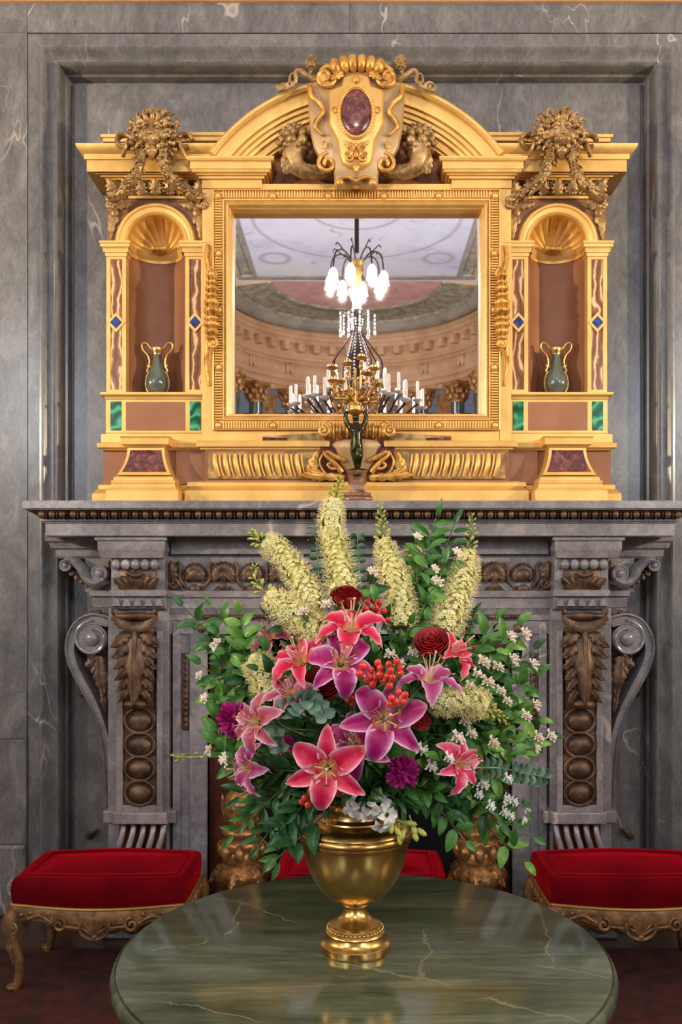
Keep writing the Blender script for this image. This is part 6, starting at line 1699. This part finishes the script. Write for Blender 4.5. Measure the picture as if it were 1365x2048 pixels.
# --- cream foxtail lilies
_bd = MB(); _bd.ell((0.0055,0,0),(0.0068,0.0034,0.0034),None,8,6); _bd.tube([(0,0,0),(-0.012,0,-0.002)],0.0006,4); bud_me = _mesh('bud', _bd, 'bud_lime', 60)
def foxtail(pts, dYs, r0, r1, tip_pts, label, seed, nfl=260, nbud=16):
    P = bez([at(a[0],a[1],0.18,d) for a, d in zip(pts, dYs)], 40)
    T = bez([P[-1]] + [at(a[0],a[1],0.18,dYs[-1]) for a in tip_pts], 18) if tip_pts else [P[-1]]
    root = thing('foxtail_lily', label, 'flower', tuple(P[0]), 'cream foxtail lily spikes')
    n = len(P); rr = random.Random(seed); kk = P[0].y*K
    def rad(t_): return (r0+(r1-r0)*t_)*kk*(1-0.35*max(0,(t_-0.85)/0.15)**2)*(0.75+0.25*min(1,t_/0.12))
    LATER.append(lambda: fpart(root, 'stem', lambda b: (b.tube(clear_path(lambda o: stem_pts(P[0], P[0]-P[2], 8, o), 0.0045, 40, 0.05), 0.0045, 7), b.tube(T, [0.0028-0.0014*i/len(T) for i in range(len(T))], 6) if len(T) > 1 else None), 'stem_green'))
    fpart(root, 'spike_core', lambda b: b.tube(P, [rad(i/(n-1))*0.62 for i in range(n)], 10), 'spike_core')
    fl_, hair = MB(), MB()
    nfl = int(nfl*1.5)
    for i in range(nfl):
        t_ = (i+0.5)/nfl; idx = min(n-2, int(t_*(n-1))); q = P[idx].lerp(P[idx+1], t_*(n-1)-idx)
        tg = (P[idx+1]-P[idx]).normalized(); u_ = tg.orthogonal().normalized(); v_ = tg.cross(u_)
        a = i*2.39996+rr.uniform(-.3,.3); o_ = (u_*math.cos(a)+v_*math.sin(a)); nrm = (o_+tg*0.30).normalized()
        R_ = rad(t_); c_ = q+o_*R_*rr.uniform(0.66,0.84); s1 = nrm.orthogonal().normalized(); s2 = nrm.cross(s1)
        sz = 7.2*kk*rr.uniform(0.8,1.15); ph = rr.uniform(0,6.28)
        for k_ in range(6):
            b_ = ph+k_*math.pi/3; d_ = s1*math.cos(b_)+s2*math.sin(b_); w_ = (s2*math.cos(b_)-s1*math.sin(b_))*sz*0.30
            m_ = c_+d_*sz*0.55+nrm*sz*0.35; tip = c_+d_*sz*1.0+nrm*sz*0.28
            fl_.add([c_, m_-w_, tip, m_+w_], [(0,1,2,3)])
        for k_ in range(5):
            d_ = (nrm + (s1*rr.uniform(-1,1)+s2*rr.uniform(-1,1))*0.55).normalized(); l = R_*rr.uniform(0.40,0.62)
            w_ = d_.orthogonal().normalized()*0.00050
            e = c_+d_*l; hair.add([c_-w_, c_+w_, e], [(0,1,2)])
            x1 = d_.orthogonal().normalized()*0.0009; x2 = d_.cross(x1)
            hair.add([e-d_*0.0012, e+x1, e+x2*1.0, e-x1, e+d_*0.0016], [(0,1,2),(0,2,3),(4,2,1),(4,3,2)])
    obj('florets', fl_, 'foxtail', root, 80, True, fix=False); obj('stamens', hair, 'foxtail_tip', root, None, True, fix=False)
    if len(T) > 1:
        m_ = len(T)
        for i in range(nbud):
            t_ = (i+0.4)/nbud; idx = min(m_-2, int(t_*(m_-1))); q = T[idx].lerp(T[idx+1], t_*(m_-1)-idx); tg = (T[idx+1]-T[idx]).normalized()
            u_ = tg.orthogonal().normalized(); v_ = tg.cross(u_); a = i*2.39996; o_ = u_*math.cos(a)+v_*math.sin(a)
            L = 0.014*(1-0.6*t_); sc_ = 1.25-0.6*t_
            d_ = (o_+tg*(0.5+0.6*t_)).normalized()
            inst('bud', bud_me, root, frame(d_, tg, tuple(q+d_*L*0.9), sc_))
    register(root)
    return root
foxtail([(688,1215),(682,1150),(668,1085),(662,1040),(670,1000)],[0.06]*5,34,22,[(676,980),(680,955)],'tallest upright cream foxtail lily reaching the mantel shelf',1,300,18)
foxtail([(632,1225),(610,1175),(582,1130),(552,1098),(528,1086)],[0.04]*5,28,23,[(512,1078),(503,1062)],'cream foxtail lily bowing its tip over the bronze shells',2,250,18)
foxtail([(655,1275),(615,1245),(575,1220),(540,1194)],[0.0]*4,34,24,[(520,1172),(508,1150),(510,1132)],'cream foxtail lily leaning with a bare budded tip',3,250,22)
foxtail([(800,1255),(798,1200),(782,1140),(768,1085)],[0.05]*4,33,22,[(764,1050),(762,1012)],'upright cream foxtail lily beside the tall leafy branch, with a long budded tip',4,280,24)
foxtail([(880,1262),(905,1220),(928,1160),(938,1108)],[0.05]*4,36,22,[(942,1072),(945,1030)],'cream foxtail lily curving outward above the round red rose',5,280,22)
foxtail([(552,1396),(538,1362),(520,1334),(508,1318)],[0.04]*4,36,24,[],'short cream foxtail lily pointing past the dusty pink lilies',6,220,0)
foxtail([(862,1412),(900,1404),(940,1402),(968,1412)],[-0.03]*4,22,30,[(985,1425),(1010,1440)],'sideways cream foxtail lily with lime buds above the sideways pink lily',7,220,26)
foxtail([(806,1180),(820,1135),(832,1104)],[0.14]*3,22,20,[(838,1090)],'cream foxtail lily half hidden behind the tall leafy branch',8,140,5)

# --- berries
_br = MB(); _br.ell((0,0,0),(0.0075,0.0075,0.0092),None,10,7); _br.ell((0,0,0.009),(0.0016,0.0016,0.0022),None,6,4); berry_me = _mesh('berry', _br, 'berry_red', 60)
def berries(px, py, dY, spots, label):
    c_ = at(px, py, 0.25, dY+0.03); root = thing('berry_sprig', label, 'berries', tuple(c_))
    tips = [at(px+dx, py+dy, 0.25, dY+rng.uniform(-0.012,0.012)) for dx, dy in spots]
    base = c_ + Vector((0,0.02,-0.04))
    def st(b):
        b.tube(clear_path(lambda o: stem_pts(base, (0,0.6,0.1), 6, o), 0.0024, 90, 0.006), 0.0024, 6)
        for t_ in tips: b.tube(bez([base, base.lerp(t_,0.55)+Vector((0,0.008,0.0)), t_],6), 0.0011, 5)
    LATER.append(lambda: fpart(root, 'stem', st, 'stem_green'))
    for t_ in tips: inst('berry', berry_me, root, frame((t_-base).cross(Vector((0,1,0))) if (t_-base).cross(Vector((0,1,0))).length > 1e-5 else (1,0,0), t_-base, tuple(t_), rng.uniform(0.85,1.1)))
    register(root)
berries(748,1346,-0.12,[(-22,-14),(-5,-6),(8,-20),(13,-10),(-28,2),(-8,8),(12,4),(18,16),(-2,22),(-14,14),(2,10)],'orange-red berry sprig between the purple lily and the mauve lily')
berries(786,1345,-0.15,[(-8,-16),(8,-22),(-4,-4),(14,-8),(-10,8),(0,10),(-6,26),(16,2)],'small orange-red berry sprig beside the mauve lily')
berries(796,1392,-0.15,[(-12,4),(2,-8),(14,-2),(-4,12),(10,12),(-16,16)],'orange-red berry sprig lying on the large magenta lily')
berries(752,1212,0.05,[(-4,-12),(-16,-8),(8,-6),(0,4),(-20,6),(16,10),(24,28),(4,18)],'coral berry sprig beside the small dark red rose')
berries(706,1390,-0.03,[(-4,-6),(4,4),(-10,10),(-2,16)],'few coral berries beside the large red rose')
berries(618,1592,-0.05,[(-8,4),(4,-10),(-2,18),(10,8),(-14,12),(16,14)],'coral berries beside the tip of the coral red lily above the urn shoulder')
berries(690,1578,-0.05,[(-6,-4),(4,6),(-12,8)],'three coral berries under the coral red lily')

# --- white freesia with lime buds on the urn's rim
_pt = MB(); _pt.grid(lambda a, t_: (0.006+0.024*t_, (a*2-1)*0.0095*math.sin(math.pi*(0.12+0.80*t_)), 0.012*math.sin(t_*1.8)-0.012*t_*t_+0.003*(a*2-1)**2), 4, 6)
fpet_me = _mesh('petal', _pt, 'blossom_white', None); fpet_me.polygons.foreach_set('use_smooth',[True]*len(fpet_me.polygons))
fr0 = PT(735,1592,2.00)
fz = thing('freesia_spray', 'white freesia spray with lime green buds spilling over the urn rim', 'flower', tuple(fr0))
fp = [PT(a,b_,1.972) for a, b_ in ((735,1590),(765,1622),(795,1640),(820,1650),(836,1658))]
fpart(fz, 'stem', lambda b: (b.tube(bez([MOUTH+Vector((0.01,-0.02,-0.05)), MOUTH+Vector((0.012,-0.035,0.030)), fr0+Vector((0,0,0.012)), fp[0]],14), 0.002, 6), b.tube(bez(fp,16), 0.0018, 6)), 'bud_lime')
for a, b_, fx_ in ((758,1606,(0.2,-1,0.2)),(722,1618,(-0.4,-0.8,-0.3)),(742,1622,(-0.1,-0.7,-0.7)),(774,1630,(0.6,-0.7,0.1)),(766,1650,(0.0,-0.6,-0.8)),(705,1610,(-0.7,-0.5,0.2))):
    c_ = PT(a, b_, 1.955); f_ = Vector(fx_).normalized(); M4 = Matrix.Translation(c_) @ f_.to_track_quat('Z','Y').to_matrix().to_4x4()
    for k_ in range(6): inst('petal', fpet_me, fz, M4 @ Matrix.Rotation(k_*math.pi/3,4,'Z') @ Matrix.Scale(0.92 if k_ % 2 else 1.0, 4))
for a, b_ in ((790,1655),(800,1668),(808,1660),(814,1645),(826,1652),(828,1664),(836,1658),(782,1646)):
    c_ = PT(a, b_, 1.955); inst('bud', bud_me, fz, frame((rng.uniform(-.2,.8),-0.3,rng.uniform(-1,-0.1)), (0,-1,0.2), tuple(c_), 2.0))
register(fz)

for f_later in LATER: f_later()
# --- leafy branches
def leaf_mesh(m, shape):
    b = MB()
    def fn(a, t_):
        side = a*2-1
        w = {'lance': 0.15*math.sin(math.pi*t_**0.8)**0.8, 'ovate': 0.24*math.sin(math.pi*t_**0.68)**0.75, 'round': 0.46*math.sqrt(max(0.0,1-(2*t_-1)**2))}[shape]
        return (t_, side*w, 0.16*math.sin(t_*2.4)-0.16*t_*t_ + 0.30*w*abs(side) - (0.02 if abs(side) < 0.1 else 0))
    b.grid(fn, 4, 7)
    me = _mesh('leaf', b, m, None); me.polygons.foreach_set('use_smooth',[True]*len(me.polygons)); return me
LEAF = {(m,s_): leaf_mesh(m,s_) for m in ('leaf_dark','leaf_mid','leaf_fresh','leaf_silver') for s_ in ('lance','ovate','round')}
def branch(px, py, amp, dY, kind, shape, n, size_px, label, group, start=None, t0=0.35, spread=1.0, seed=None, name='leafy_branch', via=None):
    rr = random.Random(seed if seed is not None else px*7+py)
    tip = at(px, py, amp, dY); up3 = from_urn(tip); s0 = up3[0]
    if via is None:
        dx = tip.x-up3[-1].x; mids = [up3[-1].lerp(tip, 0.55) + Vector((-dx*0.05, -0.01, 0.05*min(1,abs(dx)/0.2) if tip.z < 1.35 else 0.0))]
    else: mids = [at(a,b_,amp,dY) for a, b_ in via]
    P = clear_path(lambda o: bez(up3+[m0+o for m0 in mids]+[tip], 30), 0.003, 24, 0.0); m_ = len(P)
    root = thing(name, label, 'foliage', tuple(s0), group)
    fpart(root, 'stem', lambda b: b.tube(P, [0.0030-0.0018*i/m_ for i in range(m_)], 6), 'stem_green')
    for i in range(n):
        t_ = (t0*0.72+0.28)+(1-(t0*0.72+0.28))*(i//2*2+1 if i < n-1 else n)/n; t_ = min(1.0, t_)
        idx = min(m_-2, int(t_*(m_-1))); q = P[idx].lerp(P[idx+1], t_*(m_-1)-idx); tg = (P[idx+1]-P[idx]).normalized()
        sd = tg.cross(Vector((0,1,0)))
        if sd.length < 0.1: sd = Vector((1,0,0))
        sd.normalize(); sg = 1 if i % 2 else -1
        k_ = size_px*q.y*K*rr.uniform(0.8,1.15)*(0.75 if t_ > 0.97 else 1.0)
        cands = []
        for a_ in range(30):
            w_ = 1+0.10*a_
            if i == n-1: d_ = tg + Vector((rr.uniform(-.1,.1),rr.uniform(-.3,.1),rr.uniform(-.2,.1)))*w_
            else: d_ = tg*rr.uniform(0.45,0.9) + sd*sg*spread*rr.uniform(0.7,1.1) + Vector((0,rr.uniform(-0.5,0.25)*w_,rr.uniform(-0.25,0.15)*w_))
            up_ = Vector((rr.uniform(-.5,.5)*w_, -1.0, rr.uniform(0.1,0.9)))
            cands.append(frame(d_, up_, tuple(q+d_.normalized()*0.003), k_*(1-0.014*a_)))
        grow('leaf', LEAF[(kind,shape)], root, cands)
    return root
def many(tips, amp, dY, kinds, shape, n, size, label, group, **kw):
    for i, (a, b_) in enumerate(tips): branch(a, b_, amp, dY+0.02*((i*7)%3-1), kinds[i % len(kinds)], shape, n, size, label, group, **kw)
many([(872,1036),(908,1052),(846,1082)],0.10,0.06,('leaf_mid','leaf_dark','leaf_mid'),'lance',22,52,'tall leafy green branch rising beside the curved foxtail lily','tall leafy branches',t0=0.45)
many([(890,1130),(862,1180),(905,1190),(838,1240),(940,1232)],0.14,0.04,('leaf_mid','leaf_dark','leaf_fresh'),'lance',16,48,'green branch filling the gap between two upright foxtail lilies','branches between the foxtails')
many([(990,1240),(1035,1252),(1066,1300),(1072,1352),(1050,1392),(1076,1440),(1012,1330),(962,1290),(1000,1410),(1062,1486),(1010,1470),(950,1370),(985,1360),(1030,1420),(1096,1470)],0.16,0.02,('leaf_mid','leaf_fresh','leaf_dark','leaf_mid'),'ovate',15,46,'leafy green branch spreading out among the cream-white blossoms','branches on the blossom side')
many([(368,1214),(425,1214),(400,1262),(480,1228),(545,1232),(440,1268),(404,1330),(420,1376),(468,1330),(500,1290),(450,1390),(500,1400),(430,1310)],0.14,0.02,('leaf_dark','leaf_mid','leaf_mid','leaf_fresh'),'ovate',15,44,'leafy green branch spreading out above the magenta peony and dusty lilies','branches above the peony')
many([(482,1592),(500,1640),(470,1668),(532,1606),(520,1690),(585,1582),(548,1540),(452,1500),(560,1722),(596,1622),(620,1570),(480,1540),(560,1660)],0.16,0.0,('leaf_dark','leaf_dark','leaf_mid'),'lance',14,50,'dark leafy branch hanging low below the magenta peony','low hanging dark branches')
many([(930,1680),(1000,1650),(1048,1722),(1066,1672),(962,1602),(1012,1556),(868,1586),(905,1622),(934,1560),(880,1500),(1040,1600),(980,1500)],0.16,0.0,('leaf_mid','leaf_dark','leaf_fresh'),'ovate',13,46,'leafy branch with white blossoms drooping low below the sideways pink lily','low hanging blossom-side branches')
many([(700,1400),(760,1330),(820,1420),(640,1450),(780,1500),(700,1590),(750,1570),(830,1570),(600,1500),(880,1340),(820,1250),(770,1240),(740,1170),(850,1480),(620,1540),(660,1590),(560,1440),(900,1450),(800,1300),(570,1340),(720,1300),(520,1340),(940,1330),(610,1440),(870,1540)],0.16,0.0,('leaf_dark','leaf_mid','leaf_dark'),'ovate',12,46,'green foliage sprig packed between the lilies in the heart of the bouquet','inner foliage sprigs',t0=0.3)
many([(735,1600),(690,1560),(640,1605),(780,1590),(800,1600)],0.18,-0.01,('leaf_dark','leaf_mid'),'lance',14,40,'fine green sprig spilling over the rim of the brass urn','sprigs over the urn rim',t0=0.4)
many([(955,1235),(985,1262),(925,1248)],0.12,0.03,('leaf_mid','leaf_dark'),'lance',22,30,'feathery fine-leaved green sprig behind the round red rose','feathery sprigs',t0=0.5)
# eucalyptus: round silvery leaves and thin paired stems
def eucalyptus(path, dY, n, size, label, round_=True, flat=False):
    P = bez([at(a,b_,0.22,dY) for a, b_ in path], 26); m_ = len(P)
    root = thing('eucalyptus_sprig', label, 'foliage', tuple(P[0]))
    st = clear_path(lambda o: stem_pts(P[0], None, 8, o), 0.002)
    fpart(root, 'stem', lambda b: (b.tube(st, 0.002, 6), b.tube(P, [0.0020-0.001*i/m_ for i in range(m_)], 6)), 'leaf_silver')
    rr = random.Random(path[0][0])
    for i in range(n):
        t_ = (i//2*2+1)/n; t_ = min(1,t_); idx = min(m_-2,int(t_*(m_-1))); q = P[idx]; tg = (P[idx+1]-P[idx]).normalized()
        sd = tg.cross(Vector((0,1,0))).normalized(); sg = 1 if i % 2 else -1
        if flat: d_ = (sd*sg + Vector((0,rr.uniform(-.6,.6),0)) + tg*0.15); up_ = tg
        else: d_ = sd*sg*0.8 + Vector((0,-0.5,0)) + tg*0.2; up_ = Vector((sg*0.2,-1,0.3))+tg*0.5
        k_ = size*q.y*K*rr.uniform(0.85,1.15)
        grow('leaf', LEAF[('leaf_silver','round')], root, [frame(d_+Vector((rr.uniform(-1,1),rr.uniform(-1,1),rr.uniform(-1,1)))*0.06*a_, up_, tuple(q), k_*(1-0.03*a_)) for a_ in range(12)])
eucalyptus([(640,1210),(638,1150),(634,1095),(630,1045)],0.10,20,19,'thin upright eucalyptus stem beside the tallest foxtail lily',flat=True)
eucalyptus([(722,1210),(720,1150),(716,1100),(715,1066)],0.10,18,19,'thin upright eucalyptus stem between two upright foxtail lilies',flat=True)
eucalyptus([(560,1432),(578,1412),(606,1400),(634,1410),(652,1436)],-0.07,16,36,'arched spray of round silvery eucalyptus leaves below the large red rose')
eucalyptus([(545,1450),(552,1470),(560,1500)],-0.03,8,30,'short silvery eucalyptus spray hanging below the arched one')
eucalyptus([(948,1536),(1000,1536),(1050,1546),(1104,1558)],0.0,22,22,'silvery eucalyptus stem reaching sideways past the fireplace jamb',flat=True)

# --- small white blossoms
_bl = MB()
_r = random.Random(4)
for i in range(26):
    d_ = Vector((_r.gauss(0,0.7), _r.gauss(0,0.7), abs(_r.gauss(0.7,0.5)))).normalized()
    q0 = d_*0.004; q1 = d_*_r.uniform(0.009,0.017)
    _bl.tube([q0,q0.lerp(q1,0.6),q1,q1+d_*0.002],[0.0010,0.0015,0.0026,0.0012],5)
_bl.ell((0,0,0.004),(0.006,0.006,0.006),None,8,5)
cluster_me = {m: _mesh('flower_cluster', _bl, m, 60) for m in ('blossom','blossom_white')}
SPRIG = [(1020,1275),(1050,1270),(965,1325),(995,1335),(955,1348),(1065,1330),(1025,1320),(940,1372),(975,1365),(1000,1382),(1012,1402),(1070,1410),(1050,1432),(1075,1475),(1100,1472),(1072,1497),(942,1466),(915,1475),(930,1442),(845,1500),(862,1532),(812,1462),(897,1515),(902,1540),(936,1552),(965,1565),(956,1587),(1010,1597),(1027,1602),(980,1610),(1006,1622),(1016,1556),(1020,1630),(1050,1615),(1046,1640),(985,1485),
         (435,1290),(402,1352),(412,1398),(421,1500),(452,1520),(836,1076),(870,1140),(876,1166),(914,1108),(782,1310),(826,1306),(746,1146),(752,1262),(655,1210),(800,1326),(610,1225)]
for i, (a, b_) in enumerate(SPRIG):
    left = a < 560; amp_ = 0.24 if 560 < a < 930 else 0.17
    co_, fs_ = meshco(cluster_me['blossom'])
    for a_ in range(14):
        p = at(a, b_, amp_, -0.015-0.008*a_)
        if hits([p+v*1.1 for v in co_], fs_, 1) == 0: break
    up_side = b_ < 1250
    root = thing('blossom_sprig', 'little sprig of cream-white blossom above the peony side of the bouquet' if left else
                 ('tiny white blossom sprig among the upper foxtail lilies' if up_side else 'little sprig of cream-white star blossoms among the green leaves beside the round red rose'), 'flower', tuple(p),
                 'blossoms on the peony side' if left else ('blossoms among the foxtails' if up_side else 'blossoms beside the red rose'))
    rr = random.Random(i)
    out = Vector((p.x-0.02, p.y-2.16, p.z-1.28)).normalized()
    b0 = p - out*0.07 + Vector((0,0.02,-0.02))
    fpart(root, 'stem', lambda b: b.tube(clear_path(lambda o: bez(from_urn(b0)+[from_urn(b0)[-1].lerp(b0,0.5)+o, b0+o*0.3, p],24), 0.0012, 30, 0.012), 0.0012, 5), 'stem_green')
    m = 'blossom' if (b_ < 1500 or left) else 'blossom_white'
    z_ = (out + Vector((rr.uniform(-.4,.4),-0.5,0.3))).normalized()
    grow('flower_cluster', cluster_me[m], root, [frame(z_.orthogonal(), z_, tuple(p), rr.uniform(0.75,1.1)*(1-0.05*a_)) for a_ in range(5)])
    for k_ in range(3):
        cands = [frame((rr.uniform(-1,1), rr.uniform(-0.4,0.2), rr.uniform(-1,0.6)), (rr.uniform(-.4,.4),-1,0.5), tuple(b0.lerp(p,0.3+0.2*k_)), rr.uniform(0.028,0.045)*(1-0.025*a_)) for a_ in range(14)]
        grow('leaf', LEAF[(('leaf_mid','leaf_fresh')[k_ % 2],'ovate')], root, cands)

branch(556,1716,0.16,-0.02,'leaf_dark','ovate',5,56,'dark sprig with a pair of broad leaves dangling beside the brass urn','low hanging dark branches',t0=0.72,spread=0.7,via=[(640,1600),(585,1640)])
# thin budded twig past the left jamb
tw = [at(a,b_,0.15,0.02) for a, b_ in ((520,1500),(440,1508),(390,1514),(346,1512))]
tz = thing('budded_twig', 'thin pale twig with tiny buds crossing the fireplace jamb', 'twig', tuple(tw[0]))
fpart(tz, 'stem', lambda b: (b.tube(bez(from_urn(tw[0])+tw,30), 0.0013, 5)), 'bud_lime')
for a, b_ in ((350,1510),(362,1516),(372,1508),(386,1518),(398,1508),(410,1512),(358,1520)): inst('bud', bud_me, tz, frame((-1,-0.2,rng.uniform(-.6,.6)), (0,-1,0), tuple(at(a,b_,0.15,0.02)), 0.9))
